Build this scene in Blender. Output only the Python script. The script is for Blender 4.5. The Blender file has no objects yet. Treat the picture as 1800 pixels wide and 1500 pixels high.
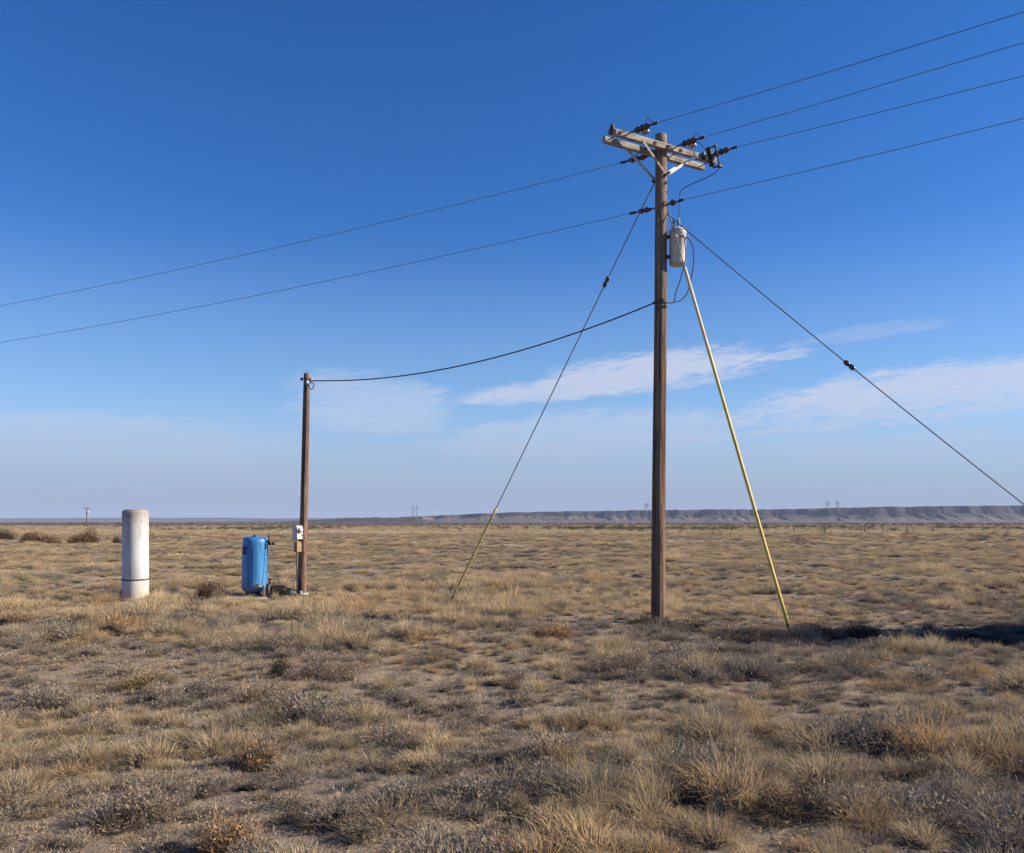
import bpy, math, random
import numpy as np
from math import sin, cos, pi, radians, sqrt, exp

S = bpy.context.scene
COL = S.collection
RNG = np.random.default_rng(7)

# ------------------------------------------------------------------ camera
CAM_H = 1.8                       # eye height in metres, camera stands at the origin looking along +Y
cd = bpy.data.cameras.new('camera')
cam = bpy.data.objects.new('camera', cd); COL.objects.link(cam)
cam.location = (0, 0, CAM_H); cam.rotation_euler = (radians(90), 0, 0)
cd.sensor_fit = 'HORIZONTAL'; cd.sensor_width = 36.0; cd.lens = 30.0
cd.shift_y = 0.0928
cd.clip_start = 0.1; cd.clip_end = 40000
S.camera = cam

# ------------------------------------------------------------------ sun, sky, exposure
SUN_EL = radians(27); SUN_AZ = radians(90)       # sun stands to the right (+X)
sl = bpy.data.lights.new('sun', 'SUN'); sl.energy = 5.0; sl.angle = radians(0.55); sl.color = (1.0, 0.87, 0.69)
sun = bpy.data.objects.new('sun', sl); COL.objects.link(sun)
sun.rotation_euler = (radians(90) - SUN_EL, 0, pi - SUN_AZ)
S.view_settings.view_transform = 'Standard'; S.view_settings.look = 'None'
S.view_settings.exposure = 0.90; S.view_settings.gamma = 1.0
S.cycles.max_bounces = 6; S.cycles.diffuse_bounces = 3; S.cycles.volume_bounces = 0
S.cycles.transparent_max_bounces = 8

W = bpy.data.worlds.new('World'); S.world = W; W.use_nodes = True
wt = W.node_tree; wt.nodes.clear()

class NB:
    """small node-building helper"""
    def __init__(s, t): s.t = t
    def n(s, typ, **k):
        nd = s.t.nodes.new(typ)
        for a, v in k.items(): setattr(nd, a, v)
        return nd
    def put(s, sock, v):
        if isinstance(v, bpy.types.NodeSocket): s.t.links.new(v, sock)
        else: sock.default_value = v
    def m(s, op, a, b=0.0, c=None, clamp=False):
        nd = s.n('ShaderNodeMath', operation=op, use_clamp=clamp)
        s.put(nd.inputs[0], a); s.put(nd.inputs[1], b)
        if c is not None: s.put(nd.inputs[2], c)
        return nd.outputs[0]
    def mr(s, v, a, b, c=0.0, d=1.0, smooth=True):
        nd = s.n('ShaderNodeMapRange', interpolation_type='SMOOTHSTEP' if smooth else 'LINEAR')
        for i, x in enumerate((v, a, b, c, d)): s.put(nd.inputs[i], x)
        return nd.outputs[0]
    def mix(s, f, a, b, blend='MIX'):
        nd = s.n('ShaderNodeMix', data_type='RGBA', blend_type=blend)
        s.put(nd.inputs[0], f); s.put(nd.inputs[6], a); s.put(nd.inputs[7], b)
        return nd.outputs[2]
    def noise(s, vec, scale, detail=4, rough=0.55, dist=0.0):
        nd = s.n('ShaderNodeTexNoise')
        s.put(nd.inputs['Vector'], vec); nd.inputs['Scale'].default_value = scale
        nd.inputs['Detail'].default_value = detail; nd.inputs['Roughness'].default_value = rough
        nd.inputs['Distortion'].default_value = dist
        return nd.outputs[0]
    def comb(s, x, y, z):
        nd = s.n('ShaderNodeCombineXYZ')
        for i, v in enumerate((x, y, z)): s.put(nd.inputs[i], v)
        return nd.outputs[0]
    def scale(s, vec, sx, sy, sz):
        nd = s.n('ShaderNodeVectorMath', operation='MULTIPLY')
        s.put(nd.inputs[0], vec); nd.inputs[1].default_value = (sx, sy, sz)
        return nd.outputs[0]

def C(r, g, b): return (r, g, b, 1.0)

def build_world():
    b = NB(wt)
    sky = b.n('ShaderNodeTexSky', sky_type='NISHITA')
    sky.sun_disc = False; sky.sun_elevation = SUN_EL; sky.sun_rotation = SUN_AZ
    sky.altitude = 1500; sky.air_density = 1.0; sky.dust_density = 0.15; sky.ozone_density = 3.0
    tc = b.n('ShaderNodeTexCoord')
    sep = b.n('ShaderNodeSeparateXYZ'); wt.links.new(tc.outputs['Generated'], sep.inputs[0])
    x, y, z = sep.outputs
    az = b.m('MULTIPLY', b.m('ARCTAN2', x, y), 180 / pi)           # degrees right of the view axis
    el = b.m('MULTIPLY', b.m('ARCSINE', z), 180 / pi)
    # streaky cirrus, wind-drawn texture in angle space
    v1 = b.comb(b.m('MULTIPLY', az, 0.10), b.m('SUBTRACT', b.m('MULTIPLY', el, 0.75), b.m('MULTIPLY', az, 0.06)), 0.0)
    n1 = b.noise(v1, 1.0, 7, 0.62, 0.5)
    v2 = b.comb(b.m('MULTIPLY', az, 0.45), b.m('SUBTRACT', b.m('MULTIPLY', el, 1.9), b.m('MULTIPLY', az, 0.2)), 3.7)
    n2 = b.noise(v2, 1.0, 8, 0.66, 0.8)
    n3 = b.noise(b.comb(b.m('MULTIPLY', az, 0.8), b.m('SUBTRACT', b.m('MULTIPLY', el, 5.0), b.m('MULTIPLY', az, 0.5)), 8.1), 1.0, 6, 0.65, 1.0)
    nn = b.m('ADD', b.m('ADD', b.m('MULTIPLY', n1, 0.38), b.m('MULTIPLY', n2, 0.34)), b.m('MULTIPLY', n3, 0.28))
    # low veil of thin cloud all round the horizon
    veil = b.m('MULTIPLY', b.mr(el, 9.5, 3.0), b.mr(nn, 0.28, 0.72, 0.25, 1.0))
    low = b.mr(el, 8.5, 0.3)
    veil = b.m('MULTIPLY', veil, 0.45)
    tot = veil
    # individual drifting bands: centre azimuth / elevation, half sizes, tilt, strength
    for (a0, e0, ra, re, k, st) in (
            (10.5, 10.0, 9.5, 1.35, 0.085, 1.0), (2.0, 8.6, 7.0, 0.8, 0.10, 0.85), (26.5, 7.7, 14.0, 1.8, 0.075, 0.9),
            (-9.5, 7.8, 6.5, 2.2, -0.06, 0.55), (5.0, 5.8, 12.0, 1.8, 0.05, 0.55),
            (-26.0, 4.6, 15.0, 2.0, 0.0, 0.45), (23.0, 11.6, 5.0, 0.5, 0.06, 0.25),
            (24.0, 4.6, 9.0, 0.9, 0.02, 0.30),
            (62.0, 9.5, 18.0, 2.0, 0.05, 0.7), (-58.0, 8.0, 16.0, 2.0, 0.04, 0.6),
            (110.0, 9.0, 22.0, 2.2, 0.05, 0.7), (-120.0, 9.0, 25.0, 2.2, 0.05, 0.7), (170.0, 8.0, 20.0, 2.0, 0.03, 0.7)):
        da = b.m('SUBTRACT', az, a0)
        de = b.m('SUBTRACT', b.m('SUBTRACT', el, e0), b.m('MULTIPLY', da, k))
        q = b.m('ADD', b.m('POWER', b.m('ABSOLUTE', b.m('DIVIDE', da, ra * 1.2)), 2.0), b.m('POWER', b.m('ABSOLUTE', b.m('DIVIDE', de, re * 1.35)), 2.0))
        g = b.mr(q, 1.25, 0.0)
        thr = b.m('SUBTRACT', 0.66, b.m('MULTIPLY', g, 0.35))
        c = b.mr(b.m('SUBTRACT', nn, thr), 0.0, 0.20)
        c = b.m('MULTIPLY', b.m('MULTIPLY', c, b.mr(g, 0.0, 0.35)), st)
        tot = b.m('ADD', tot, b.m('MULTIPLY', c, b.m('SUBTRACT', 1.0, tot)))
    tot = b.m('MULTIPLY', tot, 0.76, clamp=True)
    hsv = b.n('ShaderNodeHueSaturation'); hsv.inputs['Hue'].default_value = 0.512
    hsv.inputs['Saturation'].default_value = 1.31
    wt.links.new(sky.outputs[0], hsv.inputs['Color'])
    bg1 = b.n('ShaderNodeBackground'); wt.links.new(hsv.outputs[0], bg1.inputs[0]); bg1.inputs[1].default_value = 0.084
    bg2 = b.n('ShaderNodeBackground'); bg2.inputs[0].default_value = C(0.35, 0.365, 0.44); bg2.inputs[1].default_value = 1.0
    ms = b.n('ShaderNodeMixShader'); wt.links.new(tot, ms.inputs[0]); wt.links.new(bg1.outputs[0], ms.inputs[1]); wt.links.new(bg2.outputs[0], ms.inputs[2])
    pale = b.n('ShaderNodeBackground'); pale.inputs[0].default_value = C(0.187, 0.294, 0.40)          # thin milky veil lower in the sky
    msp = b.n('ShaderNodeMixShader'); wt.links.new(b.m('MULTIPLY', b.mr(el, 19.0, 8.0), 0.34), msp.inputs[0]); wt.links.new(bg1.outputs[0], msp.inputs[1]); wt.links.new(pale.outputs[0], msp.inputs[2])
    wt.links.new(msp.outputs[0], ms.inputs[1])
    bg3 = b.n('ShaderNodeBackground'); bg3.inputs[0].default_value = C(0.165, 0.205, 0.305)      # dusty lavender air low over the horizon
    ms2 = b.n('ShaderNodeMixShader'); wt.links.new(b.m('MULTIPLY', low, 0.92), ms2.inputs[0]); wt.links.new(ms.outputs[0], ms2.inputs[1]); wt.links.new(bg3.outputs[0], ms2.inputs[2])
    out = b.n('ShaderNodeOutputWorld'); wt.links.new(ms2.outputs[0], out.inputs[0])
build_world()

# ------------------------------------------------------------------ helpers
def smooth(a, b, x):
    t = np.clip((np.asarray(x, float) - a) / (b - a), 0, 1); return t * t * (3 - 2 * t)
TAB = np.random.default_rng(11).random((256, 256))
def vnoise(x, y):
    x = np.asarray(x, float); y = np.asarray(y, float)
    xi = np.floor(x).astype(int); yi = np.floor(y).astype(int)
    fx = x - xi; fy = y - yi; fx = fx * fx * (3 - 2 * fx); fy = fy * fy * (3 - 2 * fy)
    a = TAB[xi & 255, yi & 255]; b = TAB[(xi + 1) & 255, yi & 255]
    c = TAB[xi & 255, (yi + 1) & 255]; d = TAB[(xi + 1) & 255, (yi + 1) & 255]
    return (a * (1 - fx) + b * fx) * (1 - fy) + (c * (1 - fx) + d * fx) * fy
def fbm(x, y, o=4):
    s = 0; a = 0.5; t = 0
    for i in range(o):
        s = s + a * vnoise(np.asarray(x) * 2**i + 17.3 * i, np.asarray(y) * 2**i + 9.1 * i); t += a; a *= 0.5
    return s / t
def ground_z(x, y):
    """height of the plain; hummocks of decimetres near the line, flat far off"""
    x = np.asarray(x, float); y = np.asarray(y, float)
    r = np.sqrt(x * x + y * y)
    near = 1 - smooth(60, 220, r)
    h = (fbm(x * 0.16 + 40, y * 0.16 + 40, 3) - 0.5) * 0.34 * near
    h = h + (fbm(x * 0.9 + 5, y * 0.9, 3) - 0.5) * 0.13 * near
    h = h * (0.35 + 0.65 * smooth(3, 8, r))
    keep = np.ones_like(h)
    for (ax_, ay_) in ((2.64, 15.4), (-5.6, 20.9), (-8.76, 19.85), (4.58, 14.0), (-1.39, 18.9)):
        keep = keep * (1 - .9 * np.exp(-((x - ax_) ** 2 + (y - ay_) ** 2) / 3.0))
    h = h * keep - .05 * (1 - keep)
    # shallow wash right of the tall pole
    h = h - 0.22 * np.exp(-((y - 12.9 - 0.06 * (x - 6)) / 0.9) ** 2) * smooth(2.0, 6.0, x)
    return h
def gz(x, y): return float(ground_z(x, y))

def tag(o, label=None, cat=None, group=None, kind=None):
    if label: o['label'] = label
    if cat: o['category'] = cat
    if group: o['group'] = group
    if kind: o['kind'] = kind
    return o
def empty(name, loc=(0, 0, 0), rz=0):
    o = bpy.data.objects.new(name, None); COL.objects.link(o)
    o.location = loc; o.rotation_euler = (0, 0, rz); o.empty_display_size = 0.2
    return o

class MB:
    """mesh collector: every add appends to one mesh"""
    def __init__(s): s.v = []; s.f = []
    def raw(s, v, f):
        o = len(s.v); s.v += [tuple(p) for p in v]; s.f += [tuple(i + o for i in q) for q in f]; return s
    def box(s, c, size, bev=0.0, ax=None):
        """box with chamfered vertical-axis edges; ax = 3 axis vectors"""
        hx, hy, hz = [k / 2 for k in size]
        ax = [np.array(a, float) for a in (ax or ((1, 0, 0), (0, 1, 0), (0, 0, 1)))]
        c = np.array(c, float)
        bv = min(bev, hx * .9, hy * .9, hz * .9)
        if bv <= 0:
            pr = [(-hx, -hy), (hx, -hy), (hx, hy), (-hx, hy)]; lv = [(-hz, 0), (hz, 0)]
        else:
            pr = [(-hx + bv, -hy), (hx - bv, -hy), (hx, -hy + bv), (hx, hy - bv), (hx - bv, hy), (-hx + bv, hy), (-hx, hy - bv), (-hx, -hy + bv)]
            lv = [(-hz, bv), (-hz + bv, 0), (hz - bv, 0), (hz, bv)]
        V = []
        for z, ins in lv:
            for (px, py) in pr:
                qx = px * (1 - ins / hx); qy = py * (1 - ins / hy)
                V.append(c + ax[0] * qx + ax[1] * qy + ax[2] * z)
        n = len(pr); F = [tuple(range(n))[::-1], tuple(range((len(lv) - 1) * n, len(lv) * n))]
        for k in range(len(lv) - 1):
            for i in range(n):
                j = (i + 1) % n; F.append((k * n + i, k * n + j, (k + 1) * n + j, (k + 1) * n + i))
        return s.raw(V, F)
    def tube(s, pts, r, seg=8, cap=True):
        pts = [np.array(p, float) for p in pts]; n = len(pts)
        rs = r if hasattr(r, '__len__') else [r] * n
        V = []; ref = None
        for i, p in enumerate(pts):
            t = pts[min(i + 1, n - 1)] - pts[max(i - 1, 0)]; t = t / (np.linalg.norm(t) + 1e-9)
            if ref is None: ref = np.array((0, 0, 1.0)) if abs(t[2]) < .9 else np.array((1.0, 0, 0))
            a = np.cross(t, ref); a /= np.linalg.norm(a) + 1e-9; bb = np.cross(t, a); ref = -np.cross(t, a) if False else ref
            for k in range(seg):
                w = 2 * pi * k / seg; V.append(p + (a * cos(w) + bb * sin(w)) * rs[i])
        F = []
        for i in range(n - 1):
            for k in range(seg):
                j = (k + 1) % seg; F.append((i * seg + k, i * seg + j, (i + 1) * seg + j, (i + 1) * seg + k))
        if cap: F += [tuple(range(seg))[::-1], tuple(range((n - 1) * seg, n * seg))]
        return s.raw(V, F)
    def lathe(s, prof, seg=24, base=(0, 0, 0), axis=(0, 0, 1)):
        """prof: (radius, height) pairs from bottom to top, around an axis"""
        ax = np.array(axis, float); ax /= np.linalg.norm(ax)
        r0 = np.array((1.0, 0, 0)) if abs(ax[0]) < .9 else np.array((0, 1.0, 0))
        a = np.cross(ax, r0); a /= np.linalg.norm(a); bb = np.cross(ax, a); base = np.array(base, float)
        V = []
        for (r, h) in prof:
            for k in range(seg):
                w = 2 * pi * k / seg; V.append(base + ax * h + (a * cos(w) + bb * sin(w)) * max(r, 1e-4))
        n = len(prof); F = []
        for i in range(n - 1):
            for k in range(seg):
                j = (k + 1) % seg; F.append((i * seg + k, i * seg + j, (i + 1) * seg + j, (i + 1) * seg + k))
        F += [tuple(range(seg))[::-1], tuple(range((n - 1) * seg, n * seg))]
        return s.raw(V, F)
    def build(s, name, mat, parent=None, shade=False, offset=None):
        me = bpy.data.meshes.new(name)
        V = s.v
        if offset is not None: V = [(p[0] - offset[0], p[1] - offset[1], p[2] - offset[2]) for p in V]
        me.from_pydata([tuple(float(c) for c in p) for p in V], [], s.f); me.update()
        me.materials.append(mat)
        if shade:
            for p in me.polygons: p.use_smooth = len(p.vertices) <= 4
        o = bpy.data.objects.new(name, me); COL.objects.link(o)
        if parent is not None: o.parent = parent
        elif offset is not None: o.location = offset
        return o

def child(mb, name, mat, root, shade=False):
    """build a part whose points were given in world space under a root Empty"""
    rz = root.rotation_euler[2]; L = root.location
    c, s_ = cos(-rz), sin(-rz)
    mb.v = [((p[0] - L[0]) * c - (p[1] - L[1]) * s_, (p[0] - L[0]) * s_ + (p[1] - L[1]) * c, p[2] - L[2]) for p in mb.v]
    return mb.build(name, mat, root, shade)

# ------------------------------------------------------------------ materials
def mat(name, fn):
    m = bpy.data.materials.new(name); m.use_nodes = True; t = m.node_tree; t.nodes.clear()
    b = NB(t); out = b.n('ShaderNodeOutputMaterial')
    sh = fn(b); t.links.new(sh, out.inputs[0]); return m
def princ(b, col, rough=0.7, metal=0.0, bump=None, bstr=0.3, bdist=0.01, spec=0.3):
    p = b.n('ShaderNodeBsdfPrincipled')
    b.put(p.inputs['Base Color'], col); b.put(p.inputs['Roughness'], rough); p.inputs['Metallic'].default_value = metal
    p.inputs['Specular IOR Level'].default_value = spec
    if bump is not None:
        bn = b.n('ShaderNodeBump'); bn.inputs['Strength'].default_value = bstr; bn.inputs['Distance'].default_value = bdist
        b.t.links.new(bump, bn.inputs['Height']); b.t.links.new(bn.outputs[0], p.inputs['Normal'])
    return p.outputs[0]
def objc(b): return b.n('ShaderNodeTexCoord').outputs['Object']
def geop(b): return b.n('ShaderNodeNewGeometry').outputs['Position']

def plain(col, rough=0.6, metal=0.0, var=0.25, sc=9.0, spec=0.3):
    def fn(b):
        o = objc(b); n = b.noise(o, sc, 5, 0.6)
        f = b.mr(n, 0.3, 0.7)
        c = b.mix(f, C(*[k * (1 - var) for k in col]), C(*[min(1, k * (1 + var)) for k in col]))
        return princ(b, c, rough, metal, n, 0.15, 0.01, spec)
    return fn

def pole_wood(dark, light, zgrey):
    def fn(b):
        o = objc(b)
        g = b.noise(b.scale(o, 14, 14, 0.55), 1.0, 6, 0.65)
        fine = b.noise(b.scale(o, 60, 60, 1.6), 1.0, 4, 0.6)
        blot = b.noise(b.scale(o, 2.0, 2.0, 0.7), 1.0, 4, 0.55)
        c = b.mix(b.mr(g, 0.32, 0.68), C(*dark), C(*light))
        c = b.mix(b.m('MULTIPLY', b.mr(blot, 0.45, 0.7), 0.55), c, C(dark[0] * .62, dark[1] * .55, dark[2] * .5))
        sp = b.n('ShaderNodeSeparateXYZ'); b.t.links.new(o, sp.inputs[0])
        grey = b.mr(b.m('ADD', sp.outputs[2], b.m('MULTIPLY', blot, 2.0)), zgrey[0], zgrey[1])
        c = b.mix(b.m('MULTIPLY', grey, 0.6), c, C(0.27, 0.225, 0.185))
        chk = b.noise(b.scale(o, 34, 34, 0.32), 1.0, 3, 0.5, 0.4)             # long drying checks
        crack = b.m('MAXIMUM', b.mr(fine, 0.38, 0.31), b.mr(b.m('ABSOLUTE', b.m('SUBTRACT', chk, 0.5)), 0.030, 0.012))
        scar = b.noise(b.scale(o, 9, 9, 3.2), 1.0, 5, 0.7)
        c = b.mix(b.m('MULTIPLY', b.mr(scar, 0.58, 0.70), .6), c, C(0.36, 0.27, 0.20))
        c = b.mix(b.m('MULTIPLY', crack, 0.85), c, C(0.03, 0.02, 0.015))
        h = b.m('SUBTRACT', b.m('ADD', b.m('MULTIPLY', g, .6), b.m('MULTIPLY', fine, .4)), b.m('MULTIPLY', crack, .5))
        return princ(b, c, 0.85, 0, h, 0.9, 0.03, 0.15)
    return fn
def arm_wood(col):
    def fn(b):
        o = objc(b)
        g = b.noise(b.scale(o, 1.2, 30, 30), 1.0, 5, 0.65)
        bl = b.noise(o, 3.0, 4, 0.6)
        c = b.mix(b.mr(g, 0.3, 0.7), C(*[k * .62 for k in col]), C(*[k * 1.15 for k in col]))
        c = b.mix(b.m('MULTIPLY', b.mr(bl, 0.48, 0.66), .65), c, C(0.17, 0.135, 0.105))
        ck = b.noise(b.scale(o, 1.0, 55, 55), 1.0, 3, .5)
        c = b.mix(b.m('MULTIPLY', b.mr(b.m('ABSOLUTE', b.m('SUBTRACT', ck, .5)), .03, .012), .8), c, C(0.05, 0.04, 0.03))
        return princ(b, c, 0.85, 0, g, 0.5, 0.01, 0.15)
    return fn
def cyl_paint(b):
    o = objc(b); sp = b.n('ShaderNodeSeparateXYZ'); b.t.links.new(o, sp.inputs[0])
    n = b.noise(b.scale(o, 5, 5, 1.4), 1.0, 6, 0.65); n2 = b.noise(o, 16, 5, 0.7)
    streak = b.noise(b.scale(o, 22, 22, 0.7), 1.0, 4, 0.6)
    c = b.mix(b.mr(n, 0.35, 0.7), C(0.53, 0.555, 0.595), C(0.42, 0.42, 0.425))
    top = b.mr(b.m('ADD', sp.outputs[2], b.m('MULTIPLY', n2, 0.9)), 1.95, 2.55)
    c = b.mix(b.m('MULTIPLY', top, .85), c, C(0.26, 0.22, 0.19))
    low = b.mr(b.m('SUBTRACT', sp.outputs[2], b.m('MULTIPLY', n2, 0.25)), 0.42, 0.10)
    c = b.mix(b.m('MULTIPLY', low, .55), c, C(0.52, 0.43, 0.34))
    rust = b.m('MULTIPLY', b.mr(streak, 0.57, 0.70), b.mr(n, 0.42, 0.62))
    c = b.mix(b.m('MULTIPLY', rust, .75), c, C(0.25, 0.165, 0.115))
    grime = b.noise(b.scale(o, 12, 12, 0.9), 1.0, 6, .7)
    c = b.mix(b.m('MULTIPLY', b.mr(grime, 0.55, 0.68), .5), c, C(0.24, 0.225, 0.21))
    chip = b.mr(n2, 0.67, 0.72)
    c = b.mix(b.m('MULTIPLY', chip, .7), c, C(0.27, 0.25, 0.24))
    return princ(b, c, 0.75, 0, b.m('ADD', n2, b.m('MULTIPLY', chip, -.5)), 0.35, 0.012, 0.2)
def tank_paint(b):
    o = objc(b); sp = b.n('ShaderNodeSeparateXYZ'); b.t.links.new(o, sp.inputs[0])
    n = b.noise(b.scale(o, 4, 4, 1.2), 1.0, 6, 0.65); n2 = b.noise(o, 20, 5, 0.7)
    streak = b.noise(b.scale(o, 26, 26, 0.6), 1.0, 4, 0.6)
    c = b.mix(b.mr(n, 0.3, 0.7), C(0.020, 0.145, 0.385), C(0.055, 0.235, 0.50))
    c = b.mix(b.m('MULTIPLY', b.mr(streak, 0.55, 0.70), .5), c, C(0.15, 0.38, 0.60))
    c = b.mix(b.m('MULTIPLY', b.mr(streak, 0.45, 0.34), .6), c, C(0.012, 0.07, 0.22))
    dust = b.noise(b.scale(o, 7, 7, 2.5), 1.0, 6, .7)
    c = b.mix(b.m('MULTIPLY', b.mr(dust, 0.54, 0.72), .4), c, C(0.25, 0.27, 0.28))
    low = b.mr(b.m('SUBTRACT', sp.outputs[2], b.m('MULTIPLY', n2, 0.28)), 0.26, -0.02)
    c = b.mix(b.m('MULTIPLY', low, .6), c, C(0.16, 0.15, 0.15))
    chip = b.mr(n2, 0.68, 0.72)
    c = b.mix(b.m('MULTIPLY', chip, .6), c, C(0.09, 0.08, 0.09))
    return princ(b, c, 0.42, 0, n2, 0.15, 0.008, 0.4)
def guard_yellow(b):
    o = geop(b); sp = b.n('ShaderNodeSeparateXYZ'); b.t.links.new(o, sp.inputs[0])
    n = b.noise(o, 6, 4, .6)
    c = b.mix(b.mr(n, .35, .65), C(0.62, 0.43, 0.07), C(0.70, 0.56, 0.16))
    fade = b.mr(b.m('ADD', sp.outputs[2], n), 4.2, 7.4)               # sun-bleached towards the top
    c = b.mix(b.m('MULTIPLY', fade, .8), c, C(0.66, 0.64, 0.50))
    return princ(b, c, 0.55, 0, n, .1, .005)
M = {}
M['pole'] = mat('weathered_pole_wood', pole_wood((0.105, 0.062, 0.045), (0.27, 0.175, 0.130), (4.5, 10.0)))
M['pole2'] = mat('brown_pole_wood', pole_wood((0.12, 0.068, 0.046), (0.29, 0.18, 0.125), (5.0, 9.5)))
M['arm'] = mat('bleached_crossarm_wood', arm_wood((0.40, 0.37, 0.325)))
M['galv'] = mat('galvanised_steel', plain((0.48, 0.48, 0.47), 0.5, 0.4, 0.2, 20))
M['whitebrace'] = mat('pale_fibreglass_brace', plain((0.66, 0.65, 0.62), 0.6, 0, 0.12, 20))
M['darksteel'] = mat('dark_steel', plain((0.05, 0.048, 0.05), 0.6, 0.3, 0.3, 20))
M['porcelain'] = mat('brown_porcelain', plain((0.055, 0.026, 0.024), 0.22, 0, 0.2, 9, 0.6))
M['greypor'] = mat('grey_porcelain', plain((0.36, 0.38, 0.42), 0.25, 0, 0.15, 9, 0.6))
M['wire'] = mat('oxidised_conductor', plain((0.055, 0.06, 0.075), 0.55, 0.3, 0.2, 4))
M['cable'] = mat('black_cable_jacket', plain((0.03, 0.033, 0.04), 0.6, 0, 0.2, 4))
M['strand'] = mat('steel_guy_strand', plain((0.10, 0.105, 0.115), 0.5, 0.3, 0.2, 6))
M['guard'] = mat('yellow_guy_guard', guard_yellow)
M['guard2'] = mat('faded_guy_guard', plain((0.55, 0.42, 0.15), 0.7, 0, 0.25, 6))
M['xfmr'] = mat('pale_transformer_paint', plain((0.50, 0.49, 0.43), 0.5, 0, 0.12, 8))
M['cyl'] = mat('flaking_white_paint', cyl_paint)
M['tank'] = mat('blue_tank_paint', tank_paint)
M['black'] = mat('black_plastic', plain((0.018, 0.018, 0.02), 0.5, 0, 0.3, 12))
M['navy'] = mat('worn_navy_print', plain((0.012, 0.035, 0.16), 0.5, 0, 0.3, 12))
M['boxpaint'] = mat('light_grey_box_paint', plain((0.50, 0.50, 0.50), 0.5, 0, 0.1, 12))
M['tanbox'] = mat('sun_browned_box', plain((0.30, 0.20, 0.11), 0.6, 0, 0.3, 14))
M['pvc'] = mat('grey_pvc', plain((0.36, 0.36, 0.35), 0.6, 0, 0.3, 12))
M['concrete'] = mat('dirty_concrete', plain((0.30, 0.28, 0.25), 0.9, 0, 0.3, 7))
M['stone'] = mat('pale_stone', plain((0.36, 0.32, 0.27), 0.9, 0, 0.25, 12))
M['rust'] = mat('rusty_strap', plain((0.12, 0.10, 0.10), 0.8, 0.2, 0.4, 14))
M['postwood'] = mat('grey_post_wood', plain((0.16, 0.125, 0.10), 0.9, 0, 0.3, 8))

def ground_mat(b):
    p = geop(b)
    big = b.noise(p, 0.035, 5, 0.55); mid = b.noise(p, 0.35, 6, 0.6); fin = b.noise(p, 5.0, 6, 0.7); peb = b.noise(p, 38, 3, 0.6)
    soil = b.mix(b.mr(mid, .35, .65), C(0.185, 0.145, 0.112), C(0.27, 0.213, 0.162))
    soil = b.mix(b.mr(fin, .52, .68), soil, C(0.175, 0.135, 0.105))
    litter = b.mix(b.mr(peb, .4, .65), C(0.20, 0.160, 0.115), C(0.36, 0.285, 0.19))
    c = b.mix(b.mr(b.m('ADD', b.m('MULTIPLY', mid, .5), b.m('MULTIPLY', fin, .5)), .44, .54), soil, litter)
    # farther off the plants close up into a dry sward with drifts of darker scrub
    sp = b.n('ShaderNodeSeparateXYZ'); b.t.links.new(p, sp.inputs[0])
    dist = b.m('SQRT', b.m('ADD', b.m('POWER', sp.outputs[0], 2.0), b.m('POWER', sp.outputs[1], 2.0)))
    swn = b.noise(b.scale(p, 0.04, 0.09, 1.0), 1.0, 6, .6)
    sw = b.mix(b.mr(swn, .38, .62), C(0.34, 0.27, 0.19), C(0.46, 0.375, 0.26))
    sw = b.mix(b.mr(fin, .45, .65), sw, C(0.30, 0.245, 0.18))
    c = b.mix(b.mr(dist, 30, 90), c, sw)
    scn = b.noise(b.scale(p, 0.004, 0.010, 1.0), 1.0, 5, .6)
    scrub = b.mix(b.mr(scn, .42, .58), C(0.075, 0.062, 0.058), C(0.17, 0.13, 0.105))
    edge = b.m('ADD', dist, b.m('MULTIPLY', b.noise(b.scale(p, .012, .012, 1), 1.0, 4, .6), 160))
    c = b.mix(b.mr(edge, 250, 330), c, scrub)
    return princ(b, c, 0.95, 0, b.m('ADD', fin, b.m('MULTIPLY', peb, .3)), 0.7, 0.05, 0.1)
M['ground'] = mat('dry_plain_soil', ground_mat)
def mesa_mat(b):
    p = geop(b); g = b.n('ShaderNodeNewGeometry')
    sp = b.n('ShaderNodeSeparateXYZ'); b.t.links.new(p, sp.inputs[0])
    sn = b.n('ShaderNodeSeparateXYZ'); b.t.links.new(g.outputs['True Normal'], sn.inputs[0])
    n = b.noise(b.scale(p, .006, .012, .03), 1.0, 6, .65); n2 = b.noise(p, 0.03, 5, .65)
    strata = b.noise(b.comb(0.0, 0.0, b.m('ADD', b.m('MULTIPLY', sp.outputs[2], .16), n)), 1.0, 3, .5)
    c = b.mix(b.mr(strata, .38, .62), C(0.022, 0.020, 0.028), C(0.085, 0.066, 0.068))
    low_ = b.mr(b.m('ADD', sp.outputs[2], b.m('MULTIPLY', n, 14.0)), 30, 14)
    c = b.mix(b.m('MULTIPLY', low_, .8), c, C(0.175, 0.135, 0.12))            # pale clay at the foot of the cliffs
    veg = b.mr(b.m('ADD', b.m('ADD', b.m('MULTIPLY', n2, .5), b.m('MULTIPLY', n, .5)), b.mr(sp.outputs[2], 8, 36, -.09, .14)), .43, .52)
    c = b.mix(b.m('MULTIPLY', veg, .9), c, C(0.012, 0.013, 0.018))
    flat = b.mr(sn.outputs[2], .93, .985)
    c = b.mix(b.m('MULTIPLY', flat, .6), c, C(0.06, 0.052, 0.05))
    return princ(b, c, 0.95, 0, None)
M['mesa'] = mat('banded_mesa_rock', mesa_mat)

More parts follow.
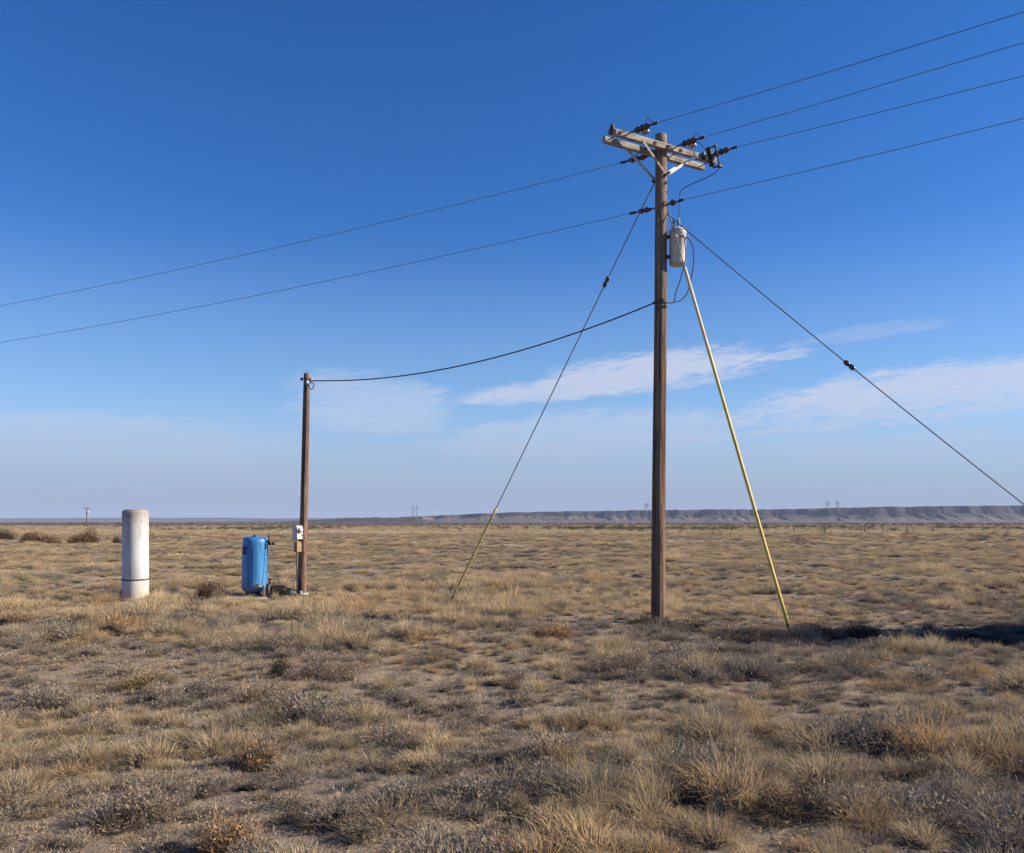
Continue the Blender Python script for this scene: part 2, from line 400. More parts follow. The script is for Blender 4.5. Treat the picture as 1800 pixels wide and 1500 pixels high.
def veg_mat(name, a, c_, tipc, trans=0.25):
    """leaf stuff: colour runs between two dry tones by the plant's own tint; straw tips"""
    def fn(b):
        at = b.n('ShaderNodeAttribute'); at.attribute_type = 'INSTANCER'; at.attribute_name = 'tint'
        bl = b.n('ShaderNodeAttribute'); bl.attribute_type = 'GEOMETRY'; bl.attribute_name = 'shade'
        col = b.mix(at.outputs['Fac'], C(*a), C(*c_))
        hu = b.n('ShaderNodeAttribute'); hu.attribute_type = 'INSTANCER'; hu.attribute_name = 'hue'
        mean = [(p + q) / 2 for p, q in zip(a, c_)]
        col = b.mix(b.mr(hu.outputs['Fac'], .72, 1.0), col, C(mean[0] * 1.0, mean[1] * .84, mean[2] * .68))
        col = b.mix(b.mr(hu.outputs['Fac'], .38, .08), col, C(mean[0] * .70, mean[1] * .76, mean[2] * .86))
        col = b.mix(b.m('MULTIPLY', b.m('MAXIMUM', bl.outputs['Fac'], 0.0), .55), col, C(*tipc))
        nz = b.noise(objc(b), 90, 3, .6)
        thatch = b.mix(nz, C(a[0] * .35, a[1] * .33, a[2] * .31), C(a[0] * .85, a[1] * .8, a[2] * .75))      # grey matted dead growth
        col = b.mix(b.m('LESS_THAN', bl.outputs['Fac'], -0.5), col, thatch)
        d = b.n('ShaderNodeBsdfDiffuse'); b.put(d.inputs[0], col)
        t = b.n('ShaderNodeBsdfTranslucent'); b.put(t.inputs[0], col)
        m = b.n('ShaderNodeMixShader'); m.inputs[0].default_value = trans
        b.t.links.new(d.outputs[0], m.inputs[1]); b.t.links.new(t.outputs[0], m.inputs[2])
        return m.outputs[0]
    return mat(name, fn)
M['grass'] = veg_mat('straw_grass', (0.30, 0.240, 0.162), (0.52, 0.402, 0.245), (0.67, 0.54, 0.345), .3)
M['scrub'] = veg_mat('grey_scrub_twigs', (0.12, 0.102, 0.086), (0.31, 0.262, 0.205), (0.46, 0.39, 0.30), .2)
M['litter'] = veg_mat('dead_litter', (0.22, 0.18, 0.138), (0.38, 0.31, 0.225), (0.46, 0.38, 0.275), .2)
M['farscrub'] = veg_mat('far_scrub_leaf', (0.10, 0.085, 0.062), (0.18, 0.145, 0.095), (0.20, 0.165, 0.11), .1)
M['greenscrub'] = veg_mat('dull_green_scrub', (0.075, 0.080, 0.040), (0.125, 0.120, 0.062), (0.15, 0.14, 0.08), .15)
def shrub_mat(name, lo, hi, trans=.2):
    def fn(b):
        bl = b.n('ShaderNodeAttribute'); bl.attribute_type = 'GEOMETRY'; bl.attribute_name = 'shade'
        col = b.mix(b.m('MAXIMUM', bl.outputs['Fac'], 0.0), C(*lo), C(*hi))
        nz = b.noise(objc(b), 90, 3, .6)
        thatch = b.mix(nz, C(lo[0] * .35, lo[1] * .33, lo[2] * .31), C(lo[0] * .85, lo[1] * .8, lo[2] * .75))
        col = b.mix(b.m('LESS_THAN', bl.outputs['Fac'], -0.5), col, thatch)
        d = b.n('ShaderNodeBsdfDiffuse'); b.put(d.inputs[0], col)
        t = b.n('ShaderNodeBsdfTranslucent'); b.put(t.inputs[0], col)
        m = b.n('ShaderNodeMixShader'); m.inputs[0].default_value = trans
        b.t.links.new(d.outputs[0], m.inputs[1]); b.t.links.new(t.outputs[0], m.inputs[2])
        return m.outputs[0]
    return mat(name, fn)
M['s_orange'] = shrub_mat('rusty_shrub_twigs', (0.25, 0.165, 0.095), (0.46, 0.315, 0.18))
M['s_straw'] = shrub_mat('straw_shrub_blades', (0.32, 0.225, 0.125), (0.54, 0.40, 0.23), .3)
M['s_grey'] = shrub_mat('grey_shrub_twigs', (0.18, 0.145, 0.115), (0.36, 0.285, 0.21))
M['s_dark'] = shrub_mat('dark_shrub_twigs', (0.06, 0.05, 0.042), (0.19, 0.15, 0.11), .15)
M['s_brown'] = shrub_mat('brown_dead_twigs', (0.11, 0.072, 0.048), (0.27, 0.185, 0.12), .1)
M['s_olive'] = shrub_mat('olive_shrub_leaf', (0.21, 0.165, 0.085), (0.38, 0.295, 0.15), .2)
M['s_stem'] = mat('dead_stem', plain((0.13, 0.10, 0.075), 0.9, 0, 0.3, 20))

# ------------------------------------------------------------------ ground sheet (rings round the site out to the horizon)
def build_ground():
    rad = np.concatenate([np.linspace(0.0, 30, 150)[1:], np.geomspace(30, 8600, 90)[1:]])
    na = 300
    ang = np.linspace(0, 2 * pi, na, endpoint=False)
    cx, cy = 0.0, 12.0
    X = cx + rad[:, None] * np.cos(ang); Y = cy + rad[:, None] * np.sin(ang)
    Z = ground_z(X, Y)
    V = np.stack([X.ravel(), Y.ravel(), Z.ravel()], 1)
    V = np.vstack([V, [[cx, cy, gz(cx, cy)]]]); nr = len(rad)
    i = np.arange(nr - 1)[:, None] * na; k = np.arange(na)[None, :]; k2 = (k + 1) % na
    F = np.stack([i + k, i + na + k, i + na + k2, i + k2], -1).reshape(-1, 4)
    F = [tuple(q) for q in F.tolist()] + [(len(V) - 1, int(a), int((a + 1) % na)) for a in range(na)]
    me = bpy.data.meshes.new('ground'); me.from_pydata(V.tolist(), [], F); me.update(); me.materials.append(M['ground'])
    for p in me.polygons: p.use_smooth = True
    o = bpy.data.objects.new('ground', me); COL.objects.link(o); tag(o, 'dry tan plain of sparse bunchgrass running to the horizon', None, None, 'structure')
build_ground()

# ------------------------------------------------------------------ mesa along the right horizon, low hills to the left
def heightfield(name, xs, ys, Z, label):
    X, Y = np.meshgrid(xs, ys)
    V = np.stack([X.ravel(), Y.ravel(), Z.ravel()], 1); nx = len(xs); ny = len(ys)
    i = np.arange(ny - 1)[:, None] * nx; k = np.arange(nx - 1)[None, :]
    F = np.stack([i + k, i + k + 1, i + nx + k + 1, i + nx + k], -1).reshape(-1, 4)
    me = bpy.data.meshes.new(name); me.from_pydata(V.tolist(), [], F.tolist()); me.update(); me.materials.append(M['mesa'])
    o = bpy.data.objects.new(name, me); COL.objects.link(o); tag(o, label, None, None, 'structure')
def build_mesa():
    xs = np.linspace(-1100, 3600, 700); ys = np.concatenate([np.linspace(2650, 3150, 70), np.linspace(3160, 4600, 25)])
    X, Y = np.meshgrid(xs, ys)
    prof = np.interp(xs / 3000 * 1500 + 900, [300, 560, 650, 745, 900, 1000, 1150, 1400, 1500, 1650, 1800, 2700], [3, 9, 14, 24, 36, 41, 46, 49, 54, 58, 61, 66])
    rim = 2990 + 130 * (fbm(xs / 300.0, xs * 0 + 3.3, 3) - .5) * 2 + 60 * (np.abs(fbm(xs / 90.0, xs * 0 + 8.1, 3) - .5) * 2)
    gul = np.abs(fbm(X / (60.0) + 2.2 * fbm(X / 260, Y * 0, 3) + 0.5 * fbm(X / 60, Y / 60, 2), Y / 300.0, 4) - .5) * 2
    d = (Y - rim[None, :])
    t = smooth(-215, -25, d) * 0.52 + smooth(-30, 4, d) * 0.48
    t = t - (1 - smooth(0.0, 0.28, gul)) * 0.17 * smooth(-190, -60, d) * (1 - smooth(0, 110, d))
    Z = prof[None, :] * np.clip(t, 0, 1.1) - 2.0 + (fbm(X / 120, Y / 120, 3) - .5) * 3.0 * smooth(0, 60, d) * np.clip(prof / 30, 0, 1)[None, :]
    heightfield('mesa', xs, ys, Z, 'long low mesa with gullied cliffs along the right horizon')
    xs = np.linspace(-4800, 200, 300); ys = np.linspace(6000, 7200, 14)
    X, Y = np.meshgrid(xs, ys)
    Z = -2 + smooth(6000, 6500, Y) * (26 + 26 * (fbm(X / 900, X * 0 + 1.7, 4) - .45)) * smooth(200, -500, X)
    heightfield('far_hills', xs, ys, Z, 'faint blue line of far hills along the left horizon')
    xs = np.linspace(-540, -150, 150); ys = np.linspace(1750, 1950, 16)     # dark wooded rise in front of the mesa's left end
    X, Y = np.meshgrid(xs, ys)
    Z = -1 + 9.5 * smooth(-560, -330, X) * smooth(-165, -215, X) * smooth(1750, 1800, Y) * (0.6 + .8 * fbm(X / 22, Y / 22, 3))
    heightfield('knoll', xs, ys, Z, 'small dark wooded rise at the foot of the mesa')
    bpy.data.objects['knoll'].data.materials[0] = mat('dark_wooded_slope', plain((0.05, 0.048, 0.045), .95, 0, .4, .05))
build_mesa()

# ------------------------------------------------------------------ tall utility pole
PX, PY = 2.64, 15.40                    # base of the tall pole
def pole_axis(z): return (PX + 0.05 * z / 8.8, PY)
U = np.array((0.861, 0.508, 0.0)); N = np.array((0.508, -0.861, 0.0)); ZV = np.array((0, 0, 1.0))
LR = np.array((0.70, -0.714, 0.0)); LR /= np.linalg.norm(LR)         # conductors to the right
LL = np.array((-0.916, 0.402, 0.0)); LL /= np.linalg.norm(LL)        # conductors to the left
ARM_Z = 8.49
AX = np.array((PX + 0.05, PY, 0.0))
def shaft(mb, x0, y0, x1, y1, z0, z1, r0, r1, seg=26, rings=44, seed=0):
    rg = np.random.default_rng(seed); ph = rg.random(6) * 6.28
    V = []; F = []
    for i in range(rings + 1):
        t = i / rings; z = z0 + (z1 - z0) * t; r = r0 + (r1 - r0) * t
        if i == rings: z += 0.0
        cx = x0 + (x1 - x0) * t + 0.006 * sin(t * 7 + ph[0]); cy = y0 + (y1 - y0) * t + 0.006 * sin(t * 5 + ph[1])
        for k in range(seg):
            w = 2 * pi * k / seg
            rr = r * (1 + 0.020 * sin(3 * w + ph[2] + t * 2) + 0.015 * sin(5 * w + ph[3] - t * 3) + 0.010 * (rg.random() - .5))
            V.append((cx + rr * cos(w), cy + rr * sin(w), z))
    for i in range(rings):
        for k in range(seg):
            j = (k + 1) % seg; F.append((i * seg + k, i * seg + j, (i + 1) * seg + j, (i + 1) * seg + k))
    # weathered, slightly roofed top
    V.append((x1 + .012, y1, z1 + 0.03)); c = len(V) - 1
    for k in range(seg): F.append((rings * seg + k, rings * seg + (k + 1) % seg, c))
    mb.raw(V, F)

root = empty('utility_pole', (PX, PY, gz(PX, PY)))
tag(root, 'tall brown wooden power pole with doubled crossarms and a hung transformer', 'power pole')
mb = MB(); shaft(mb, PX, PY, PX + .05, PY, gz(PX, PY) - .25, 8.77, .130, .102, 26, 60, 1); child(mb, 'shaft', M['pole'], root, True)

mb = MB(); P = []
for z in np.linspace(gz(PX, PY) - .1, 7.35, 40): P.append((PX + .05 * z / 8.8 - .055 + .006 * sin(z * 2.3), PY - .128 + .0026 * z, z))
mb.tube(P, .007, 5); child(mb, 'ground_wire', M['wire'], root, True)
for (zt, w_, h_, m_) in ((2.05, .04, .055, 'stone'), (1.55, .03, .035, 'postwood')):
    mb = MB(); mb.box((PX + .03, PY - .124, zt), (w_, .008, h_), .002); child(mb, 'pole_tag', M[m_], root)
for zz in (3.1, 4.6, 6.2):
    mb = MB(); mb.box((PX + .05 * zz / 8.8 - .052, PY - .132 + .0026 * zz, zz), (.03, .014, .014), .003); child(mb, 'staple', M['darksteel'], root)

def arm_pt(side, s, dz=0.0): return AX + N * side * 0.158 + U * s + ZV * (ARM_Z + dz)
for side in (1, -1):
    mb = MB(); mb.box((0, 0, 0), (2.34, .088, .108), .008)
    o = mb.build('crossarm', M['arm'], root)
    p = arm_pt(side, 0); o.location = (p[0] - PX, p[1] - PY, p[2] - root.location[2])
    o.rotation_euler = (0, 0, math.atan2(U[1], U[0]))
for side in (1, -1):
    for s, zt in ((-.60, 0), (.64, 0)):
        a = AX + N * side * 0.212 + U * s + ZV * (ARM_Z - .035); bpt = AX + N * side * 0.150 + U * (.03 if s > 0 else -.03) + ZV * 8.02
        mb = MB(); d = bpt - a; L = np.linalg.norm(d); d /= L; e = np.cross(d, N); e /= np.linalg.norm(e)
        mb.box((a + bpt) / 2, (L, .05, .022), .004, (d, e, np.cross(d, e)))
        child(mb, 'brace', M['whitebrace'] if s > 0 else (M['arm'] if side > 0 else M['galv']), root)
for s in (-1.08, -.30, .30, 1.08):                        # spacer bolts through both arms
    mb = MB(); mb.tube([arm_pt(1, s) + N * .085, arm_pt(-1, s) - N * .085], .010, 6)
    for q in (1, -1): mb.box(arm_pt(q, s) + N * q * .053, (.055, .010, .055), 0, (U, N, ZV))
    child(mb, 'bolt', M['darksteel'], root)
for zz in (8.49, 8.02):
    mb = MB(); c = AX + ZV * zz; mb.tube([c + N * .26, c - N * .26], .010, 6)
    for q in (1, -1): mb.box(c + N * q * .215, (.06, .012, .06), 0, (U, N, ZV))
    child(mb, 'bolt', M['darksteel'], root)

def bell_prof(r): return [(.018, -.05), (.03, -.045), (.034, -.01), (r * .55, .0), (r, .018), (r, .03), (r * .85, .036), (.045, .052), (.03, .09), (.012, .095)]
def string(start, d, n=3, r=.060, pitch=.092, m='porcelain'):
    """dead-end string of porcelain bells; returns where the conductor takes over"""
    start = np.array(start, float); d = np.array(d, float); d /= np.linalg.norm(d)
    e = empty('insulator_string'); e.parent = root; e.location = tuple(start - np.array(root.location))
    h = MB(); h.tube([(0, 0, 0), d * .10], .014, 6); h.build('link', M['darksteel'], e)
    h = MB(); h.tube([d * (.10 + n * pitch), d * (.27 + n * pitch)], [.012, .018], 6)
    h.box(d * (.24 + n * pitch), (.12, .03, .045), .006, (d, np.cross(d, ZV) / np.linalg.norm(np.cross(d, ZV)), ZV))
    h.build('clamp', M['darksteel'], e)
    for i in range(n):
        q = MB(); q.lathe(bell_prof(r), 16, d * (.13 + i * pitch), d); q.build('disc', M[m], e, True)
    return start + d * (.27 + n * pitch)

wires = {}
starts_R = {}
for key, s in (('near', -.86), ('middle', .20), ('far', .98)):
    p0 = arm_pt(1, s, .05) + N * .05
    starts_R[key] = (string(p0, LR + ZV * (-.03), 3), s)
nr = string(AX + LR * .10 + ZV * 7.49, LR + ZV * -.03, 1, .06)
nl = string(AX + LL * .10 + ZV * 7.47, LL + ZV * -.06, 2, .055)
pl = string(arm_pt(-1, -.06, -.02) - N * .05, LL + ZV * -.07, 3)

def pin_insulator(p, m):
    e = empty('pin_insulator'); e.parent = root; e.location = tuple(np.array(p) - np.array(root.location))
    q = MB(); q.tube([(0, 0, 0), (0, 0, .16)], .012, 6); q.build('pin', M['darksteel'], e)
    q = MB(); q.lathe([(.03, .10), (.075, .09), (.085, .11), (.05, .14), (.065, .15), (.06, .17), (.038, .185), (.034, .20), (.046, .215), (.04, .235), (.01, .24)], 16)
    q.build('porcelain_head', M[m], e, True)
pin_insulator(arm_pt(1, .60, .06), 'greypor'); pin_insulator(arm_pt(-1, -.98, .06), 'porcelain'); pin_insulator(arm_pt(1, -.50, .06), 'greypor')

def curve_pts(a, b, sag, n=24, mid=None):
    a = np.array(a, float); b = np.array(b, float)
    return [a + (b - a) * t - ZV * 4 * sag * t * (1 - t) for t in np.linspace(0, 1, n)]
def single(name, mb, m, label, cat, off, group=None):
    o = mb.build(name, m, None, True, off); tag(o, label, cat, group); return o

# ---- line conductors
def conductor(a, d, span, sag, label, r=.0044):
    a = np.array(a); b_ = a + d * span; mb = MB(); mb.tube(curve_pts(a, b_, sag, 60), r, 6)
    single('power_line', mb, M['wire'], label, 'power line', tuple(a))
conductor(starts_R['near'][0], LR, 50, 1.20, 'topmost dark power line running from the crossarm off to the right')
conductor(starts_R['middle'][0], LR, 50, .93, 'second power line from the top, running from mid crossarm to the right')
conductor(starts_R['far'][0], LR, 50, 1.28, 'third power line from the top, leaving the far end of the crossarm rightwards')
conductor(nr, LR, 50, .95, 'lowest of the right hand power lines, tied below the crossarm above the transformer')
conductor(pl, LL, 50, 1.02, 'upper power line sloping down to the left edge from the crossarm')
conductor(nl, LL, 50, 1.02, 'lower power line sloping down to the left edge from below the crossarm')

# ---- jumpers on the crossarm (loops of wire between strings and pins)
def jumper(pts, r, label, m='wire', name='jumper_wire'):
    P = [np.array(p, float) for p in pts]; out = []
    for i in range(len(P) - 1):                                        # Catmull-Rom
        p0 = P[max(i - 1, 0)]; p1 = P[i]; p2 = P[i + 1]; p3 = P[min(i + 2, len(P) - 1)]
        for t in np.linspace(0, 1, 8, endpoint=False):
            out.append(.5 * ((2 * p1) + (-p0 + p2) * t + (2 * p0 - 5 * p1 + 4 * p2 - p3) * t * t + (-p0 + 3 * p1 - 3 * p2 + p3) * t ** 3))
    out.append(P[-1]); mb = MB(); mb.tube(out, r, 6)
    single(name, mb, M[m], label, 'wire', tuple(P[0]))
jumper([starts_R['middle'][0] - LR * .05, arm_pt(1, .45, .24) + N * .28, arm_pt(1, .60, .27), arm_pt(1, .72, .18) + N * .1, arm_pt(1, .82, .02) + N * .17], .007,
       'looped wire from the middle insulators over the grey pin insulator')
jumper([starts_R['near'][0] - LR * .05, arm_pt(1, -.62, .28) + N * .22, arm_pt(1, -.50, .27), arm_pt(-1, -.35, .16), arm_pt(-1, -.15, .12), pl - LL * .05], .007,
       'looped wire crossing the left half of the crossarm')

# ---- fused cutout hung on the arm
CP = arm_pt(1, .82, 0) + N * .10
root2 = empty('fuse_cutout', tuple(CP)); tag(root2, 'black fuse cutout hanging from the right half of the crossarm', 'fuse cutout')
mb = MB(); mb.box(CP + N * -.03, (.06, .05, .15), .006, (U, N, ZV)); mb.tube([CP, CP + N * .08 + ZV * -.03], .014, 6); child(mb, 'bracket', M['darksteel'], root2)
mb = MB(); b0 = CP + N * .09 + ZV * .10
prof = []
for i in range(7): prof += [(.032, i * .055), (.06, i * .055 + .016), (.032, i * .055 + .034)]
dd = np.array((0.02, 0.0, -1.0)) + N * .25; dd /= np.linalg.norm(dd)
mb.lathe(prof, 12, b0, dd); child(mb, 'insulator_body', M['black'], root2, True)
b1 = b0 + dd * .40
mb = MB(); mb.tube([b0, b0 + N * .13 + U * .05], .013, 6); mb.box(b0 + N * .13 + U * .05, (.05, .05, .05), .008, (U, N, ZV)); child(mb, 'top_contact', M['darksteel'], root2)
mb = MB(); mb.tube([b1, b1 + N * .10 + U * .06], .018, 6); mb.box(b1 + N * .11 + U * .07, (.09, .06, .05), .01, (U, N, ZV)); child(mb, 'hinge', M['darksteel'], root2)
mb = MB(); mb.tube([b0 + N * .13 + U * .05, b1 + N * .11 + U * .07], .016, 8); child(mb, 'fuse_tube', M['darksteel'], root2)
LA = arm_pt(1, .99, 0) + N * .10                                       # lightning arrester beside it
root2 = empty('surge_arrester', tuple(LA)); tag(root2, 'small dark ribbed surge arrester near the right end of the crossarm', 'arrester')
mb = MB(); prof = []
for i in range(4): prof += [(.022, i * .045), (.042, i * .045 + .014), (.022, i * .045 + .03)]
mb.lathe(prof, 12, LA + ZV * -.12 + N * .03, (0, 0, 1)); child(mb, 'ribbed_body', M['porcelain'], root2, True)
mb = MB(); mb.box(LA + ZV * -.02 - N * .03, (.04, .07, .04), .006, (U, N, ZV)); child(mb, 'bracket', M['galv'], root2)

# ---- transformer
TX, TY, TZ = 2.995, 15.44, 6.44
root2 = empty('transformer', (TX, TY, TZ)); tag(root2, 'pale grey cylindrical transformer hung on the tall pole', 'transformer')
R = .152
mb = MB(); mb.lathe([(R * .2, .0), (R * .93, .0), (R * .95, .02), (R * .98, .025), (R, .04), (R, .56), (R * 1.03, .565), (R * 1.03, .59), (R, .595)], 32, (TX, TY, TZ)); child(mb, 'tank', M['xfmr'], root2, True)
mb = MB(); mb.lathe([(R * 1.05, .595), (R * 1.06, .612), (R * .95, .635), (R * .6, .66), (.01, .668)], 32, (TX, TY, TZ)); child(mb, 'lid', M['xfmr'], root2, True)
mb = MB(); prof = []
for i in range(4): prof += [(.020, i * .04), (.036, i * .04 + .012), (.020, i * .04 + .026)]
mb.lathe([(.03, -.03)] + prof + [(.012, .17), (.012, .20)], 12, (TX + .02, TY, TZ + .66)); child(mb, 'bushing', M['greypor'], root2, True)
mb = MB(); mb.lathe([(.025, -.02)] + prof + [(.010, .165)], 12, (TX - .075, TY + .03, TZ + .65)); child(mb, 'bushing', M['porcelain'], root2, True)
for zz in (.14, .50):
    mb = MB(); mb.box(((PX + .05 + TX) / 2 - .03, (PY + TY) / 2, TZ + zz), (.24, .09, .05), .006); child(mb, 'bracket', M['darksteel'], root2)
for k, a in enumerate((-1.9, -1.2, -.5)):
    mb = MB(); mb.lathe([(.02, 0), (.026, .02), (.016, .04), (.012, .07)], 10, (TX + cos(a) * R, TY + sin(a) * R, TZ + .47), (cos(a), sin(a), 0)); child(mb, 'terminal', M['greypor'], root2, True)
mb = MB(); mb.box((TX + .02, TY - R - .002, TZ + .25), (.055, .008, .04), .002); child(mb, 'nameplate', M['galv'], root2)
jumper([b1 + N * .11 + U * .07, b1 + ZV * -.14 - U * .02, (3.10, 15.42, 7.82), (3.03, 15.42, 7.60), (3.02, 15.44, 7.35), (TX + .02, TY, TZ + .86)], .008,
       'thin wire dropping from the fuse cutout to the transformer top', 'cable')
jumper([(TX + cos(-.5) * .2, TY + sin(-.5) * .2, TZ + .47), (TX + .26, TY - .08, TZ + .30), (TX + .28, TY - .06, TZ + .02), (TX + .22, TY - .03, 6.10), (TX + .15, TY - .06, 5.90), (TX, TY - .1, 5.76), (PX + .08, PY - .17, 5.70), (PX - .12, PY - .10, 5.735)], .011,
       'black lead looping down from the right side of the transformer', 'cable')
jumper([(TX + cos(-1.2) * .2, TY + sin(-1.2) * .2, TZ + .47), (TX + .10, TY - .24, TZ + .10), (TX + .02, TY - .20, 6.15), (TX - .06, TY - .15, 5.90), (TX - .10, TY - .12, 5.74), (PX + .04, PY - .16, 5.71)], .010,
       'black lead hanging between the transformer bottom and the tall pole', 'cable')

# ---- guys
def guy(a, b_, ins_t, guard_t, gr, sag, label, gm='guard'):
    a = np.array(a, float); b_ = np.array(b_, float); e = empty('guy_wire', tuple(b_)); tag(e, label, 'guy wire')
    f = lambda t: a + (b_ - a) * t - ZV * 4 * sag * t * (1 - t)
    mb = MB(); mb.tube([f(t) for t in np.linspace(0, 1, 30)], .010, 6); child(mb, 'strand', M['strand'], e, True)
    d = (b_ - a) / np.linalg.norm(b_ - a)
    if ins_t:
        mb = MB(); mb.lathe([(.012, -.11), (.03, -.10), (.04, -.08), (.04, -.025), (.028, -.012), (.028, .012), (.04, .025), (.04, .08), (.03, .10), (.012, .11)], 12, f(ins_t), d); child(mb, 'strain_insulator', M['porcelain'], e, True)
    if guard_t is not None:
        mb = MB(); mb.tube([f(t) for t in np.linspace(guard_t, .985, 14)], gr, 10); child(mb, 'guard', M[gm], e, True)
    mb = MB(); mb.tube([f(.97), f(1.0) + d * .25], .012, 6); mb.lathe([(.02, 0), (.032, .01), (.032, .03), (.015, .045)], 8, f(.975), d); child(mb, 'anchor_rod', M['darksteel'], e)
guy((2.60, 15.44, 7.98), (-1.39, 18.9, gz(-1.39, 18.9)), .205, .735, .026, .0, 'guy wire with faded yellow foot guard running down left of the tall pole', 'guard2')
guy((2.75, 15.30, 7.55), (4.58, 14.0, gz(4.58, 14.0)), None, .165, .029, .0, 'guy wire in a long yellow guard, right of the tall pole')
guy((2.78, 15.34, 7.34), (9.47, 11.5, gz(9.47, 11.5)), .40, None, .024, .10, 'long bare guy wire slanting off to the right edge')
# ------------------------------------------------------------------ service pole on the left
QX, QY = -5.18, 21.0
root = empty('service_pole', (QX, QY, gz(QX, QY))); tag(root, 'short brown wooden service pole beside the blue tank', 'power pole')
mb = MB(); shaft(mb, QX, QY, -5.04, QY, gz(QX, QY) - .25, 5.44, .108, .078, 22, 44, 5); child(mb, 'shaft', M['pole2'], root, True)
mb = MB(); mb.tube([(-5.05, QY - .02, 5.20), (-4.93, QY - .06, 5.20), (-4.90, QY - .07, 5.26)], .012, 6); child(mb, 'bracket', M['darksteel'], root)
mb = MB(); mb.lathe([(.02, 0), (.045, .01), (.05, .03), (.03, .045), (.05, .06), (.045, .085), (.02, .095)], 12, (-4.92, QY - .065, 5.22)); child(mb, 'spool_insulator', M['greypor'], root, True)
mb = MB(); mb.tube([(-5.16, QY - .03, 5.30), (-5.04, QY - .08, 5.31), (-4.96, QY - .03, 5.30)], .014, 6); mb.box((-5.17, QY - .03, 5.30), (.05, .05, .07), .008); child(mb, 'pole_band', M['darksteel'], root)
mb = MB(); pts = [(-5.01, QY - .105, 5.16), (-5.03, QY - .11, 4.2), (-5.08, QY - .115, 2.6), (-5.10, QY - .125, 1.72)]
mb.tube(pts, .018, 8); child(mb, 'conduit', M['rust'], root, True)
mb = MB(); mb.lathe([(.02, 0), (.045, .0), (.05, .05), (.03, .10), (.005, .11)], 12, (-5.01, QY - .11, 5.15)); child(mb, 'weatherhead', M['galv'], root, True)

A_ = np.array((2.57, 15.34, 5.735)); B_ = np.array((-4.90, QY - .07, 5.26))
def cable_pts(off):
    P = []
    for t in np.linspace(0, 1, 90):
        q = A_ + (B_ - A_) * t - ZV * 4 * .40 * t * (1 - t); w = 2 * pi * 26 * t + off
        P.append(q + np.array((0, .4 * cos(w), sin(w))) * .009)
    return P
e = empty('service_cable', tuple(B_)); tag(e, 'thick twisted black cable sagging between the two poles', 'cable')
for off in (0, 2.1, 4.2):
    mb = MB(); mb.tube(cable_pts(off), .0085, 5); child(mb, 'twisted_core', M['cable'], e, True)
jumper([B_, (-4.86, QY - .08, 5.12), (-4.93, QY - .10, 5.04), (-5.0, QY - .10, 5.20)], .012, 'short black drip loop at the top of the short pole', 'cable')

# ---- meter box and lower box
def ob(name, loc, rz, label, cat): 
    e = empty(name, loc, rz); return tag(e, label, cat)
e = ob('meter_box', (-5.235, QY - .17, 1.53), radians(52), 'light grey metal meter box fixed on the short pole', 'meter box')
mb = MB(); mb.box((0, 0, 0), (.20, .15, .34), .012); mb.build('enclosure', M['boxpaint'], e)
mb = MB(); mb.box((0, -.085, -.01), (.175, .018, .30), .006); mb.build('door', M['boxpaint'], e)
mb = MB(); mb.lathe([(.06, 0), (.062, .02), (.055, .05), (.03, .062), (.002, .065)], 18, (0, -.094, .06), (0, -1, 0)); mb.build('meter_glass', M['galv'], e, True)
mb = MB(); mb.box((0.06, -.098, -.07), (.02, .014, .05), .004); mb.build('latch', M['darksteel'], e)
mb = MB(); mb.lathe([(.022, 0), (.024, .02), (.024, .035)], 12, (0, 0, .168)); mb.build('conduit_hub', M['rust'], e, True)
e = ob('switch_box', (-5.235, QY - .16, 1.18), radians(50), 'brown weathered switch box below the meter box on the short pole', 'switch box')
mb = MB(); mb.box((0, 0, 0), (.15, .11, .26), .01); mb.build('enclosure', M['tanbox'], e)
mb = MB(); mb.box((0, -.06, 0), (.13, .012, .235), .004); mb.build('cover', M['tanbox'], e)
mb = MB(); mb.box((.088, -.01, .0), (.02, .03, .10), .005); mb.lathe([(.013, 0), (.018, .02), (.013, .04)], 8, (.088, -.01, -.08)); mb.build('lever', M['pvc'], e)
mb = MB(); mb.tube([(0, 0, .12), (0, 0, .19)], .02, 8); mb.build('nipple', M['galv'], e)
mb = MB(); mb.tube([(0, .02, -.12), (.01, .04, -.5), (.03, .06, -1.15)], .017, 8); mb.build('conduit', M['rust'], e, True)
e = ob('pole_reflector', (-5.085, QY - .125, 1.42), 0, 'tiny pale clamp on the right flank of the short pole', 'clamp')
mb = MB(); mb.box((.02, -.01, 0), (.07, .03, .05), .01); mb.build('plate', M['stone'], e)
mb = MB(); mb.lathe([(.008, 0), (.012, .01), (.004, .014)], 8, (.02, -.025, 0), (0, -1, 0)); mb.build('screw', M['darksteel'], e)

# ------------------------------------------------------------------ white cylinder
CX, CY = -8.76, 19.85; cz = gz(CX, CY) + .03
e = ob('well_casing', (CX, CY, cz), 0, 'tall white painted steel cylinder standing upright in the grass', 'casing')
r = .293
mb = MB(); mb.lathe([(r * .99, -.25), (r * .995, .1), (r, .44), (r * .985, .455)], 40); mb.build('lower_casing', M['cyl'], e, True)
mb = MB(); mb.lathe([(r * .97, .45), (r * .985, .47), (r * .985, 1.0), (r * .975, 1.5), (r * .985, 2.0), (r * .985, 2.035), (r * .965, 2.055), (r * .84, 2.06)], 40); mb.build('upper_casing', M['cyl'], e, True)
mb = MB(); mb.lathe([(r * .86, 2.04), (r * .89, 2.07), (r * .85, 2.085), (r * .5, 2.105), (.01, 2.11)], 40); mb.build('cap', M['cyl'], e, True)
mb = MB(); mb.lathe([(r * 1.0, .455), (r * 1.025, .46), (r * 1.025, .49), (r * .99, .495)], 40); mb.build('strap', M['rust'], e, True)

